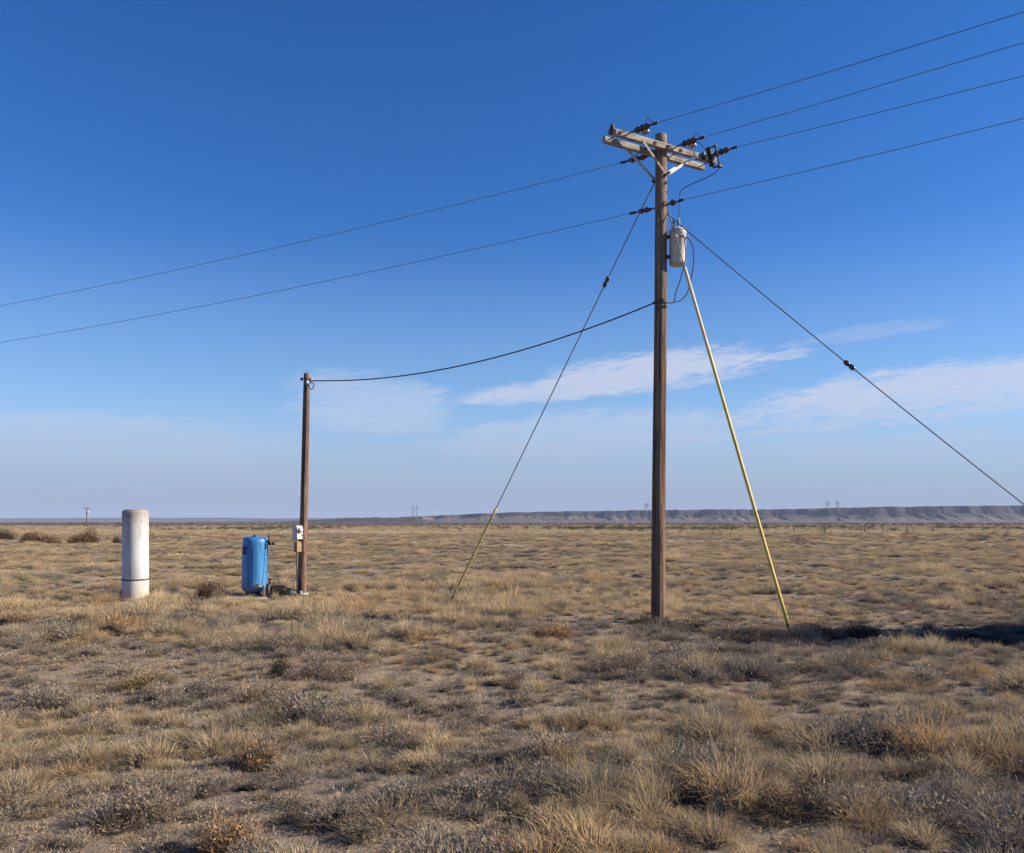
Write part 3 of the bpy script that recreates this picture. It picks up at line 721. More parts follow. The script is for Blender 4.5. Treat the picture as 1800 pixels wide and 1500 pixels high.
# ------------------------------------------------------------------ blue pressure tank
BX, BY = -6.27, 20.75; bz = gz(BX, BY) + .03
e = ob('pressure_tank', (BX, BY, bz), 0, 'worn blue steel pressure tank standing on a small dark base', 'tank')
e.rotation_euler = (0, radians(1.3), 0); e.scale = (1, 1, 1.04)
R = .302
prof = [(.05, .085), (R * .62, .095), (R * .86, .125), (R * .97, .175), (R, .23)]
prof += [(R, z) for z in np.linspace(.30, 1.16, 8)]
prof += [(R, 1.24), (R * .985, 1.30), (R * .94, 1.335), (R * .84, 1.365), (R * .6, 1.385), (R * .3, 1.395), (.02, 1.40)]
mb = MB(); mb.lathe(prof, 48); mb.build('shell', M['tank'], e, True)
mb = MB(); mb.lathe([(R * .70, -.06), (R * .72, .0), (R * .70, .10), (R * .66, .12)], 36); mb.build('base_ring', M['black'], e, True)
for z in (.225, 1.17):
    mb = MB(); mb.lathe([(R * .99, z - .012), (R * 1.012, z - .008), (R * 1.012, z + .008), (R * .99, z + .012)], 48); mb.build('weld_band', M['tank'], e, True)
mb = MB(); a = -1.42; mb.box((cos(a) * R, sin(a) * R, .70), (.012, .010, .92), .003, ((-sin(a), cos(a), 0), (cos(a), sin(a), 0), (0, 0, 1))); mb.build('seam', M['navy'], e)
def patch(a0, a1, z0, z1, rr):
    V = []; F = []; n = 8
    for i in range(n + 1):
        a = a0 + (a1 - a0) * i / n
        for z in (z0, z1):
            V.append((cos(a) * rr, sin(a) * rr, z)); V.append((cos(a) * (rr - .008), sin(a) * (rr - .008), z))
    for i in range(n):
        k = i * 4; F += [(k, k + 4, k + 6, k + 2), (k, k + 1, k + 5, k + 4), (k + 2, k + 6, k + 7, k + 3)]
    F += [(0, 2, 3, 1), (n * 4, n * 4 + 1, n * 4 + 3, n * 4 + 2)]
    return MB().raw(V, F)
patch(-2.55, -1.98, .98, 1.16, R + .0035).build('decal', M['navy'], e, True)
mb = MB(); mb.lathe([(.055, 1.38), (.06, 1.40), (.06, 1.44), (.03, 1.455), (.025, 1.48), (.005, 1.485)], 16, (.0, -.10, -.05)); mb.build('top_cap', M['black'], e, True)
# valve tree standing off the right shoulder
mb = MB(); mb.tube([(.22, -.08, 1.27), (.33, -.10, 1.29), (.36, -.10, 1.29)], .018, 8); mb.tube([(.36, -.10, 1.20), (.36, -.10, 1.42)], .018, 8)
mb.box((.37, -.11, 1.24), (.09, .07, .07), .01); mb.lathe([(.03, 0), (.034, .02), (.034, .05), (.01, .06)], 12, (.44, -.11, 1.24), (1, 0, 0)); mb.tube([(.36, -.10, 1.42), (.33, -.10, 1.45)], .012, 6)
mb.build('valve', M['black'], e, True)
mb = MB(); mb.tube([(.0, -.28, .05), (.14, -.32, .035), (.30, -.34, .03)], .03, 8); mb.build('outlet_pipe', M['darksteel'], e, True)

jumper([(BX + .46, BY - .12, bz + 1.22), (BX + .50, BY - .14, bz + .95), (BX + .55, BY - .16, bz + .70), (BX + .64, BY - .2, bz + .42), (BX + .78, BY - .22, bz + .16), (BX + .86, BY - .22, bz + .10)], .007,
       'thin brown wire drooping from the blue tank valve to the pump', 'rust')
def thing_at(name, x, y, rz, label, cat): return ob(name, (x, y, gz(x, y)), rz, label, cat)
e = thing_at('concrete_pad', BX - .08, BY - .30, .05, 'broken grey concrete slab under the blue tank', 'slab')
mb = MB(); V = [(-.55, -.42), (-.2, -.50), (.35, -.46), (.52, -.2), (.50, .5), (-.45, .52), (-.58, .1)]
n = len(V); mb.raw([(x, y, -.08) for x, y in V] + [(x * .97, y * .97, .045) for x, y in V], [tuple(range(n))[::-1], tuple(range(n, 2 * n))] + [(i, (i + 1) % n, (i + 1) % n + n, i + n) for i in range(n)])
mb.build('slab', M['concrete'], e)
mb = MB(); V = [(-.22, -.15), (.2, -.19), (.26, .1), (-.12, .16)]; mb.raw([(x + .2, y - .62, -.05) for x, y in V] + [(x * .9 + .2, y * .9 - .62, .05) for x, y in V], [(3, 2, 1, 0), (4, 5, 6, 7)] + [(i, (i + 1) % 4, (i + 1) % 4 + 4, i + 4) for i in range(4)])
mb.build('broken_piece', M['concrete'], e)
# pump by the tank
e = thing_at('water_pump', BX + .62, BY - .25, .08, 'small black water pump on the ground between blue tank and short pole', 'pump'); e.scale = (1.25, 1.25, 1.35)
mb = MB(); mb.lathe([(.03, -.16), (.09, -.15), (.10, -.12), (.10, .06), (.085, .10), (.06, .12)], 18, (.06, 0, .13), (1, 0, 0)); mb.build('motor', M['black'], e, True)
for i in range(7): mb.lathe([(.09, 0), (.112, .002), (.112, .008), (.09, .01)], 16, (-.06 + i * .026, 0, .13), (1, 0, 0))
mb.build('cooling_fins', M['black'], e, True)
mb = MB(); mb.lathe([(.05, 0), (.12, .01), (.135, .05), (.12, .09), (.05, .10)], 20, (-.20, 0, .14), (1, 0, 0)); mb.build('pump_head', M['darksteel'], e, True)
mb = MB(); mb.tube([(-.24, 0, .20), (-.32, 0, .21), (-.42, .0, .21)], .024, 10); mb.build('inlet_pipe', M['pvc'], e, True)
mb = MB(); mb.tube([(.22, 0, .11), (.34, -.02, .07), (.46, -.04, .06), (.60, -.03, .08)], .026, 10); mb.tube([(.46, -.04, .0), (.46, -.04, .13)], .028, 8); mb.build('outlet_pipe', M['pvc'], e, True)
for sx in (-.08, .12):
    mb = MB(); mb.box((sx, 0, .02), (.05, .2, .05), .008); mb.build('foot', M['darksteel'], e)
mb = MB(); mb.tube([(-.13, 0, .26), (-.13, 0, .33)], .02, 8); mb.box((-.13, 0, .34), (.09, .03, .02), .006); mb.build('valve_handle', M['darksteel'], e)
e = thing_at('pipe_coil', BX + .86, BY - .12, .3, 'dark coiled hose lying at the foot of the short pole', 'hose')
mb = MB(); P = []
for t in np.linspace(0, 4.6 * pi, 110): P.append((cos(t) * (.14 + .012 * sin(t * 3.1)), sin(t) * (.13 + .01 * cos(t * 2.3)), .05 + .012 * t + .01 * sin(t * 1.7)))
P += [(.22, .04, .16), (.34, .02, .08), (.42, .0, .02)]; mb.tube(P, .018, 7); mb.build('hose', M['black'], e, True)
mb = MB(); mb.lathe([(.02, 0), (.026, .01), (.026, .04), (.02, .05)], 10, (.42, 0, .02), (1, 0, 0)); mb.build('coupling', M['galv'], e)
# thin ground wire climbing the short pole's foot
jumper([(BX + .98, BY - .2, gz(BX + .98, BY - .2) + .05), (BX + 1.0, BY - .12, .35), (-5.19, QY - .13, .62), (-5.19, QY - .13, 1.05)], .008, 'dark cable climbing from the pump to the switch box', 'cable')

# ------------------------------------------------------------------ plant meshes
def blades(n, rb, h, spread, w, rg, segs=3, droop=.35, hv=.45, power=1.3, mound=0.0):
    """curved grass blades / twigs: returns verts, faces, shade (0 base .. 1 tip)"""
    a = rg.random(n) * 2 * pi; q = np.sqrt(rg.random(n))
    bx = np.cos(a) * q * rb; by = np.sin(a) * q * rb
    a2 = a + rg.normal(0, .7, n); out = spread * (0.25 + .9 * q) * (.5 + rg.random(n))
    hh = h * (1 - hv * rg.random(n)) * (1 - .25 * q)
    ww = w * (.6 + .8 * rg.random(n)); wa = rg.random(n) * 2 * pi
    kx = rg.normal(0, .05, n) * h; ky = rg.normal(0, .05, n) * h
    T = np.linspace(0, 1, segs + 1); V = []; SH = []
    for k, t in enumerate(T):
        x = bx + np.cos(a2) * out * t ** power + kx * sin(t * 5); y = by + np.sin(a2) * out * t ** power + ky * sin(t * 4)
        z = hh * (t - droop * t * t * (out / (spread + 1e-6))) / (1 - droop * .5) - .01 + mound * np.sqrt(np.clip(1 - (q * .95) ** 2, 0, 1))
        wk = ww * (1 - .85 * t)
        V.append(np.stack([x - np.cos(wa) * wk / 2, y - np.sin(wa) * wk / 2, z], 1))
        V.append(np.stack([x + np.cos(wa) * wk / 2, y + np.sin(wa) * wk / 2, z], 1))
        SH += [np.full(n, t), np.full(n, t)]
    V = np.concatenate(V); SH = np.concatenate(SH); F = []
    i = np.arange(n)
    for k in range(segs):
        F.append(np.stack([2 * k * n + i, (2 * k + 1) * n + i, (2 * k + 3) * n + i, (2 * k + 2) * n + i], 1))
    br = .35 + .65 * rg.random(n)
    return V, np.concatenate(F), SH * np.tile(br, 2 * (segs + 1))
def leaves(n, rx, h, size, rg, shell=.55, el=2.2):
    """small leaf / twig-tip quads through a low dome, densest towards its skin, in lumps"""
    nl = 9; lc = rg.normal(0, 1, (nl, 3)); lc[:, 2] = np.abs(lc[:, 2]); lc /= np.linalg.norm(lc, axis=1)[:, None]
    d = rg.normal(0, 1, (n, 3)); d[:, 2] = np.abs(d[:, 2]); d /= np.linalg.norm(d, axis=1)[:, None]
    lump = (d @ lc.T).max(1); rr = (shell + (1 - shell) * rg.random(n) ** .6) * (.62 + .42 * np.clip(lump, 0, 1) ** 2)
    P = d * rr[:, None] * np.array((rx, rx, h)); P[:, 2] = np.maximum(P[:, 2], .005)
    u = d + rg.normal(0, .8, (n, 3)); u[:, 2] += .4; u /= np.linalg.norm(u, axis=1)[:, None]
    v = np.cross(u, rg.normal(0, 1, (n, 3))); v /= np.linalg.norm(v, axis=1)[:, None]
    s = (size * (.5 + rg.random(n)))[:, None]
    V = np.concatenate([P - v * s * .5, P + u * s * el * .5 - v * s * .25, P + u * s * el, P + v * s * .5])
    i = np.arange(n); F = np.stack([i, i + n, i + 2 * n, i + 3 * n], 1)
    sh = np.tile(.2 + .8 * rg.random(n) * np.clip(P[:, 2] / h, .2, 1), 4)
    return V, F, sh
def core(rx, h, rg, sh=.1, na=11, nr=5):
    """matted thatch inside a clump: a lumpy low dome"""
    V = []; F = []
    for i in range(nr + 1):
        ph = pi / 2 * i / nr
        for k in range(na):
            w = 2 * pi * k / na; q = 1 + .45 * (rg.random() - .5)
            V.append((rx * q * cos(ph) * cos(w), rx * q * cos(ph) * sin(w), h * sin(ph) * (1 + .3 * (rg.random() - .5)) - .02))
    for i in range(nr):
        for k in range(na): F.append((i * na + k, i * na + (k + 1) % na, (i + 1) * na + (k + 1) % na, (i + 1) * na + k))
    return np.array(V), np.array(F), np.full(len(V), -1.0)
def merge(*parts):
    V = []; F = []; Sx = []; o = 0
    for v, f, s in parts: V.append(v); F.append(f + o); Sx.append(s); o += len(v)
    return np.concatenate(V), np.concatenate(F), np.concatenate(Sx)
def veg_mesh(name, data, m):
    V, F, sh = data
    me = bpy.data.meshes.new(name); me.vertices.add(len(V)); me.vertices.foreach_set('co', V.astype(np.float32).ravel())
    nf = len(F); me.loops.add(nf * 4); me.loops.foreach_set('vertex_index', F.astype(np.int32).ravel())
    me.polygons.add(nf); me.polygons.foreach_set('loop_start', np.arange(nf, dtype=np.int32) * 4)
    me.update(calc_edges=True)
    at = me.attributes.new('shade', 'FLOAT', 'POINT'); at.data.foreach_set('value', np.clip(sh, -1, 1).astype(np.float32))
    me.materials.append(m); me.validate(); return me

rg = np.random.default_rng(21)
SRC = {}
SRC['grass'] = [veg_mesh('tuft', merge(core(.115 + .01 * i, .065, rg), blades(320, .15 + .015 * i, .12, .10, .0046, rg, droop=.5, hv=.6, mound=.07),
                blades(60, .10, .20, .12, .0038, rg, hv=.5, mound=.06), blades(90, .20, .06, .12, .005, rg, segs=2, droop=.8, hv=.7)), M['grass']) for i in range(6)]
SRC['bunch'] = [veg_mesh('bunch', merge(core(.085, .055, rg), blades(240, .11 + .012 * i, .23 - .012 * i, .15 + .03 * i, .0042, rg, hv=.65, droop=.6), blades(110, .15, .12, .20, .005, rg, segs=2, droop=.8, hv=.7)), M['grass']) for i in range(6)]
SRC['scrub'] = [veg_mesh('scrub', merge(core(.115, .075, rg), blades(170, .13, .12, .14, .0042, rg, segs=2, droop=.3, hv=.7, mound=.06), leaves(420, .19, .15, .0085, rg, .45), blades(40, .10, .20, .12, .0035, rg, segs=2)), M['scrub']) for i in range(6)]
SRC['litter'] = [veg_mesh('sprig', merge(blades(34, .13, .09, .10, .0045, rg, segs=2, droop=.5), leaves(40, .17, .035, .012, rg, .1)), M['litter']) for i in range(4)]
SRC['far'] = [veg_mesh('far_bush', merge(leaves(160, .8, .75, .085, rg, .3, 1.5), blades(20, .3, .8, .4, .03, rg, segs=2)), M['farscrub']) for i in range(4)]
SRC['green'] = [veg_mesh('green_bush', leaves(140, .8, .6, .09, rg, .3, 1.5), M['greenscrub']) for i in range(3)]
SRC['farg'] = [veg_mesh('far_tuft', blades(46, .35, .36, .30, .03, rg, segs=2, droop=.4), M['grass']) for i in range(4)]

def scatter(name, key, P, scl, tint, rg, label, tilt=.12):
    """one stuff object: points with per-plant attributes, plants instanced on them by geometry nodes"""
    n = len(P); me = bpy.data.meshes.new(name); me.vertices.add(n); me.vertices.foreach_set('co', P.astype(np.float32).ravel()); me.update()
    rot = np.stack([rg.normal(0, tilt, n), rg.normal(0, tilt, n), rg.random(n) * 2 * pi], 1)
    for nm, ty, ar in (('rot', 'FLOAT_VECTOR', rot), ('scl', 'FLOAT_VECTOR', scl)):
        at = me.attributes.new(nm, ty, 'POINT'); at.data.foreach_set('vector', ar.astype(np.float32).ravel())
    at = me.attributes.new('tint', 'FLOAT', 'POINT'); at.data.foreach_set('value', np.clip(tint, 0, 1).astype(np.float32))
    hue = .55 * fbm(P[:, 0] * .8 + 71, P[:, 1] * .8 + 13, 3) + .45 * rg.random(n)
    at = me.attributes.new('hue', 'FLOAT', 'POINT'); at.data.foreach_set('value', np.clip((hue - .5) * 1.6 + .5, 0, 1).astype(np.float32))
    at = me.attributes.new('pick', 'INT', 'POINT'); at.data.foreach_set('value', rg.integers(0, len(SRC[key]), n).astype(np.int32))
    o = bpy.data.objects.new(name, me); COL.objects.link(o); tag(o, label, name.replace('_', ' '), None, 'stuff')
    g = bpy.data.node_groups.new(name, 'GeometryNodeTree')
    g.interface.new_socket('Geometry', in_out='INPUT', socket_type='NodeSocketGeometry'); g.interface.new_socket('Geometry', in_out='OUTPUT', socket_type='NodeSocketGeometry')
    N_ = g.nodes; L = g.links
    gi = N_.new('NodeGroupInput'); go = N_.new('NodeGroupOutput'); ip = N_.new('GeometryNodeInstanceOnPoints')
    j = N_.new('GeometryNodeGeometryToInstance')
    for m in SRC[key]:
        so = bpy.data.objects.new(m.name, m)
        oi = N_.new('GeometryNodeObjectInfo'); oi.inputs['Object'].default_value = so; oi.inputs['As Instance'].default_value = True
        L.new(oi.outputs['Geometry'], j.inputs[0])
    def na(nm, ty):
        q = N_.new('GeometryNodeInputNamedAttribute'); q.data_type = ty; q.inputs[0].default_value = nm; return q.outputs[0]
    ip.inputs['Pick Instance'].default_value = True
    L.new(gi.outputs[0], ip.inputs['Points']); L.new(j.outputs[0], ip.inputs['Instance'])
    L.new(na('pick', 'INT'), ip.inputs['Instance Index']); L.new(na('rot', 'FLOAT_VECTOR'), ip.inputs['Rotation']); L.new(na('scl', 'FLOAT_VECTOR'), ip.inputs['Scale'])
    L.new(ip.outputs[0], go.inputs[0])
    md = o.modifiers.new('plants', 'NODES'); md.node_group = g
    return o

CLEAR = [(PX, PY, .16), (QX, QY, .13), (CX, CY, .31), (BX, BY, .45), (BX + .62, BY - .45, .38), (BX + .9, BY - .4, .35), (BX - .05, BY - .45, .5), (-7.0, 19.6, .45), (-6.9, 19.0, .40), (-6.8, 18.4, .25)]
def spread_pts(rg, y0, y1, dens, tanw=.82, extra=4.0):
    """random points over the wedge of plain in front of the viewer, with room to step aside"""
    area = tanw * (y1 ** 2 - y0 ** 2) + 2 * extra * (y1 - y0); n = int(area * dens)
    y = np.sqrt(rg.random(n) * (y1 ** 2 - y0 ** 2) + y0 ** 2); x = (rg.random(n) * 2 - 1) * (tanw * y + extra)
    return x, y
def cover(x, y):
    """where grass, scrub and bare soil lie: patch maps on the plain"""
    a = fbm(x * .33 + 3, y * .40 + 8, 4); b_ = fbm(x * .30 + 61, y * .45 + 23, 4)
    gold = np.exp(-((y - 18.6 - .05 * x + 1.2 * (fbm(x * .35, y * 0 + 2, 2) - .5)) / 2.4) ** 2) * smooth(-14, -11, x) * (1 - smooth(4, 7, x))   # golden stand round the poles and tank
    right = smooth(-1, 4, x) * (1 - smooth(11, 13.5, y)) * .10
    g = a + .16 * gold + right
    return g, b_ - .10 * gold, gold
def keep_clear(x, y):
    k = np.ones(len(x), bool)
    for (cx_, cy_, r_) in CLEAR: k &= (x - cx_) ** 2 + (y - cy_) ** 2 > (r_ + .06) ** 2
    return k
def vary(s, rg, hv=.25):
    k = rg.normal(1, hv, len(s)).clip(.55, 1.6); return np.stack([s * rg.normal(1, .15, len(s)).clip(.6, 1.4), s * rg.normal(1, .15, len(s)).clip(.6, 1.4), s * k], 1)

def clump_pts(rg, y0, y1, cell, tanw=.82, extra=4.0):
    """jittered lattice over the wedge, so clumps crowd but rarely coincide"""
    ys = np.arange(y0, y1, cell); X = []; Y = []
    for yv in ys:
        hw = tanw * yv + extra; n = int(2 * hw / cell); x = (np.arange(n) + rg.random(n) * 1.1) * cell - hw
        X.append(x); Y.append(yv + rg.random(n) * cell * 1.2)
    return np.concatenate(X), np.concatenate(Y)
def plants():
    rg = np.random.default_rng(5)
    B = {k: ([], [], []) for k in ('grass', 'bunch', 'scrub', 'litter')}
    def put(k, x, y, sc, t, dz=0.0, zf=1.0):
        B[k][0].append(np.stack([x, y, ground_z(x, y) + dz], 1)); B[k][1].append(vary(sc, rg) * np.array((1, 1, zf))); B[k][2].append(t)
    for (y0, y1, cell, mul, dl, db, zf) in ((2.2, 13, .205, .76, 75, .55, 1.0), (13, 25, .27, .95, 24, 1.3, .95), (25, 60, .42, 1.40, 4.0, .25, .52), (60, 125, .78, 2.3, .6, .04, .36)):
        x, y = clump_pts(rg, y0, y1, cell); g, s_, gold = cover(x, y)
        bare = fbm(x * .42 + 200, y * .5 + 50, 3)
        k = (rg.random(len(x)) < .94 - .45 * smooth(.57, .70, bare) + .3 * gold) & keep_clear(x, y)
        x, y, g, s_, gold = x[k], y[k], g[k], s_[k], gold[k]; n = len(x)
        far = smooth(11, 17, y); wash = np.exp(-((y - 13.1) / .95) ** 2) * smooth(1.8, 3.2, x)  # wash masks the shadow strip: grass thinned, scrub darkened to paint its shade
        isg = rg.random(n) < (smooth(-.08, .14, g - s_) * .76 + .04 + .26 * smooth(14, 26, y) + 1.0 * gold) * (1 - .95 * wash)
        patch = smooth(.42, .66, fbm(x * .55 + 300, y * .7 + 120, 3))            # drifts of bigger and smaller plants
        sz = mul * (.74 + .58 * patch) * np.exp(rg.normal(-.25, .42, n)).clip(.32, 1.75)
        tn = .20 + .5 * smooth(.40, .64, fbm(x * .5, y * .5 + 90, 3)) + .65 * gold + rg.normal(0, .16, n)
        put('grass', x[isg], y[isg], sz[isg], (tn + .2 * far)[isg], 0.0, zf); put('scrub', x[~isg], y[~isg], (sz * (1 - .15 * far))[~isg], (rg.normal(.36, .30, n) + .35 * far - .8 * wash)[~isg], -.01, zf)  # scrub tint drops along the strip, shade put into the colour
        # taller bunchgrass, thickest to the right and round the poles
        x, y = spread_pts(rg, y0, y1, db); g, s_, gold = cover(x, y)
        k = (rg.random(len(x)) < (smooth(.42, .62, g) * .8 + .6 * gold) * (1 - np.exp(-((y - 13.1) / .95) ** 2) * smooth(1.8, 3.2, x))) & keep_clear(x, y); x, y, g, gold = x[k], y[k], g[k], gold[k]
        put('bunch', x, y, mul * (.45 + .75 * rg.random(len(x)) ** 1.5), .35 + .5 * gold + rg.normal(0, .2, len(x)))
        x, y = spread_pts(rg, y0, y1, dl); k = keep_clear(x, y) & (rg.random(len(x)) < .35 + .65 * smooth(.38, .55, fbm(x * .7, y * .7 + 33, 3))); x, y = x[k], y[k]
        put('litter', x, y, mul * (.45 + .75 * rg.random(len(x))), rg.random(len(x)))
    cc = np.concatenate
    for k, nm, lb in (('grass', 'dry_grass', 'pale straw grass clumps covering the plain'), ('bunch', 'tall_bunchgrass', 'taller tufts of straw bunchgrass among the low clumps'),
                      ('scrub', 'low_scrub', 'low grey brown twiggy scrub dotted among the grass'), ('litter', 'ground_litter', 'short dead sprigs and litter on the bare soil')):
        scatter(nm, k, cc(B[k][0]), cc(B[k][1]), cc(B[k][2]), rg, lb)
    # far plain
    x, y = spread_pts(rg, 115, 330, .40); f = fbm(x * .03, y * .05 + 4, 4); k = rg.random(len(x)) < smooth(.35, .6, f) + .1; x, y = x[k], y[k]
    scatter('distant_grass', 'farg', np.stack([x, y, ground_z(x, y)], 1), vary(.7 + .8 * rg.random(len(x)), rg), .2 + rg.random(len(x)) * .6, rg, 'sward of dry grass far out on the plain')
    x, y = spread_pts(rg, 60, 260, .035); f = fbm(x * .05 + 9, y * .03 + 4, 4); k = rg.random(len(x)) < smooth(.5, .68, f) * .8 + .02; x, y = x[k], y[k]
    P1 = np.stack([x, y, ground_z(x, y)], 1); s1 = .25 + .5 * rg.random(len(x))
    x, y = spread_pts(rg, 255, 900, .006); f = fbm(x * .01 + 9, y * .02 + 4, 4); k = rg.random(len(x)) < smooth(.36, .58, f) + .1; x, y = x[k], y[k]
    P2 = np.stack([x, y, ground_z(x, y)], 1); s2 = .5 + .8 * rg.random(len(x))
    P = np.concatenate([P1, P2]); scatter('distant_scrub', 'far', P, vary(np.concatenate([s1, s2]), rg), rg.random(len(P)), rg, 'belt of dark scrub towards the foot of the mesa')
    # belt of dull green brush across the middle distance
    n = 1500; x = -70 + 190 * rg.random(n); y = 205 + .1 * x + rg.normal(0, 22, n); f = fbm(x * .045, y * .02, 3); k = rg.random(n) < smooth(.44, .58, f); x, y = x[k], y[k]
    scatter('green_brush', 'green', np.stack([x, y, ground_z(x, y)], 1), vary(.6 + .6 * rg.random(len(x)), rg), rg.random(len(x)), rg, 'thin belt of dull green brush across the middle distance')
plants()

# ------------------------------------------------------------------ shrubs one can point at
def shrub(label, x, y, w, h, kind, seed, name='shrub', dens=1.0, leaf=1.0):
    rg = np.random.default_rng(seed); rx = w / 2
    e = empty(name, (x, y, gz(x, y) - .01), rg.random() * 6.28); tag(e, label, 'tussock' if kind == 's_straw' else 'shrub')
    big = max(w, .5)
    if kind == 's_straw':
        h *= .78; parts = []
        for k in range(5):                                             # several crowded crowns, thatch inside, blades bent over
            an = rg.random() * 6.28; q = rx * .55 * rg.random() ** .5; r2 = rx * (.4 + .25 * rg.random()); h2 = h * (.6 + .45 * rg.random())
            for dta in (core(r2 * .5, h2 * .28, rg), blades(int(230 * dens), r2 * .6, h2, r2 * .85, .0042, rg, 4, .75, .7), blades(int(120 * dens), r2 * .8, h2 * .5, r2, .005, rg, 3, .85, .6)):
                v_ = dta[0].copy(); v_[:, 0] += cos(an) * q; v_[:, 1] += sin(an) * q; parts.append((v_, dta[1], dta[2]))
        d = merge(*parts)
        o = bpy.data.objects.new('blades', veg_mesh('blades', d, M[kind])); COL.objects.link(o); o.parent = e
        d = blades(30, rx * .5, h * 1.1, rx * .5, .003, rg, 3, .2)
        o = bpy.data.objects.new('seed_stalks', veg_mesh('seed_stalks', d, M['s_straw'])); COL.objects.link(o); o.parent = e
    else:
        parts = []; nk = 6
        for k in range(nk):                                            # uneven crown of several lobes
            an = rg.random() * 6.28; q = rx * .62 * rg.random() ** .5; r2 = rx * (.38 + .3 * rg.random()); h2 = h * (.5 + .55 * rg.random()) * (1 - .35 * q / rx)
            for dta in (core(r2 * .5, h2 * .45, rg), leaves(int(420 * dens), r2, h2, leaf * .0085 * (big / .5) ** .5, rg, .25, 2.6), blades(int(120 * dens), r2 * .5, h2 * 1.05, r2 * .9, leaf * .0034 * (big / .5) ** .5, rg, 3, .25, .6)):
                v_ = dta[0].copy(); v_[:, 0] += cos(an) * q; v_[:, 1] += sin(an) * q; parts.append((v_, dta[1], dta[2]))
        o = bpy.data.objects.new('foliage', veg_mesh('foliage', merge(*parts), M[kind])); COL.objects.link(o); o.parent = e
        d = blades(50, rx * .2, h * .8, rx * .7, .010 * (big / .5) ** .5, rg, 3, .2)
        o = bpy.data.objects.new('stems', veg_mesh('stems', d, M['s_stem'])); COL.objects.link(o); o.parent = e
for i, a in enumerate((
    ('rusty orange bushy tuft in the left foreground', -1.87, 6.35, .42, .33, 's_orange'),
    ('broad rust coloured shrub left of the tall pole foot', .63, 12.6, .95, .36, 's_orange'),
    ('tall straw and orange tussock in the centre foreground', .90, 5.65, .46, .42, 's_straw'),
    ('round brown shrub cut by the bottom edge at left', -1.57, 4.72, .46, .30, 's_orange'),
    ('pale grey brown shrub in the middle left foreground', -2.13, 8.1, .62, .38, 's_grey'),
    ('yellowish dome shaped tuft with a dark underside at left', -3.90, 9.05, .60, .28, 's_olive'),
    ('small dark shrub, left one of a dark pair', -2.65, 9.7, .42, .22, 's_dark'),
    ('dark grey shrub, right one of a dark pair', -2.19, 9.7, .52, .32, 's_grey'),
    ('wide greyish straw tussock near the centre', .43, 6.4, .66, .38, 's_straw'),
    ('orange straw tussock right of centre', 2.17, 7.4, .66, .36, 's_straw'),
    ('large straw clump with black shade at bottom right', 2.29, 5.05, .80, .42, 's_straw'),
    ('largest golden grass clump at the right edge', 3.70, 6.3, 1.05, .52, 's_straw'),
    ('tan shrub above the golden clump at right', 5.05, 9.5, .66, .38, 's_straw'),
    ('yellow olive rounded shrub by the shaded wash at right', 4.81, 11.1, .56, .30, 's_olive'),
    ('low yellow mound of grass at mid right', 3.98, 8.9, .85, .26, 's_straw'),
    ('orange brown clump at the left edge near the white cylinder', -9.15, 15.6, .75, .34, 's_orange'),
    ('rusty clump in front of the blue tank', -5.40, 14.2, .62, .30, 's_orange'),
    ('small black shrub at the bottom right of centre', 1.15, 5.5, .32, .22, 's_dark'),
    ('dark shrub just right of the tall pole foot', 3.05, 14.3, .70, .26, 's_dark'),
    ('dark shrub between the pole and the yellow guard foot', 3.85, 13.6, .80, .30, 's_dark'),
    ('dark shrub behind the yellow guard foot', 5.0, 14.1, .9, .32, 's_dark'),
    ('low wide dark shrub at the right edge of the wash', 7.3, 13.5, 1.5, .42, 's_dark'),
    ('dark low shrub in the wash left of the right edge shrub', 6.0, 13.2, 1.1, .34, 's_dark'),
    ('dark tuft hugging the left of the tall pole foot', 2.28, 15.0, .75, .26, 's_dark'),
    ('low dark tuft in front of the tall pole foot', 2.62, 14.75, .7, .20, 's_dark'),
    ('flat dark shrub on the near lip of the wash by the yellow guard', 4.4, 13.0, 1.2, .26, 's_dark'),  # dark scrub from here on added along the strip in place of cast shade
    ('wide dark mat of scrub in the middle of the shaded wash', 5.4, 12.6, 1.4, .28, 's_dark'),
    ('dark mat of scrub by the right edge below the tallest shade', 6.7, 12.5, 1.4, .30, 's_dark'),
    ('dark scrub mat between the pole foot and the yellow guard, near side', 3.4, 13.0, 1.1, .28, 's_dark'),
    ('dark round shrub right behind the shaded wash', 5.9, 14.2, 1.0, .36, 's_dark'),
    ('grey shrub cut by the bottom edge at right', 2.75, 4.6, .5, .26, 's_grey'),
    ('dark brushy clump in the lower middle', .12, 5.0, .36, .22, 's_dark'),
    ('bristly grey shrub in the lower left corner', -2.3, 5.2, .60, .28, 's_grey'),
    ('dark shrub left of the straw clump at bottom right', 1.72, 5.3, .5, .28, 's_dark'),
)): shrub(a[0], *a[1:6], 100 + i)
shrub('brown brushy tumbleweed heap left of the blue tank', -7.05, 19.95, .72, .60, 's_brown', 301, 'tumbleweed', 1.8, 1.5)
shrub('rounded tan brush against the brown heap', -6.78, 19.75, .46, .46, 's_grey', 302, 'tumbleweed', 1.4, 1.4)
shrub('far brown bush left of the distant thin pole', -36.5, 66, 3.0, 1.5, 's_brown', 303, 'desert_bush', 1.5, 2.6)
shrub('far brown bush at the foot of the distant thin pole', -33.0, 66, 2.8, 1.6, 's_brown', 304, 'desert_bush', 1.5, 2.6)
shrub('small far bush just left of the white cylinder', -30.6, 66, .9, 1.0, 's_dark', 305, 'desert_bush', .8, 2.0)
shrub('dark bush half cut by the left edge on the plain', -50.8, 85, 2.6, 1.5, 's_dark', 306, 'desert_bush', 1.0, 2.6)
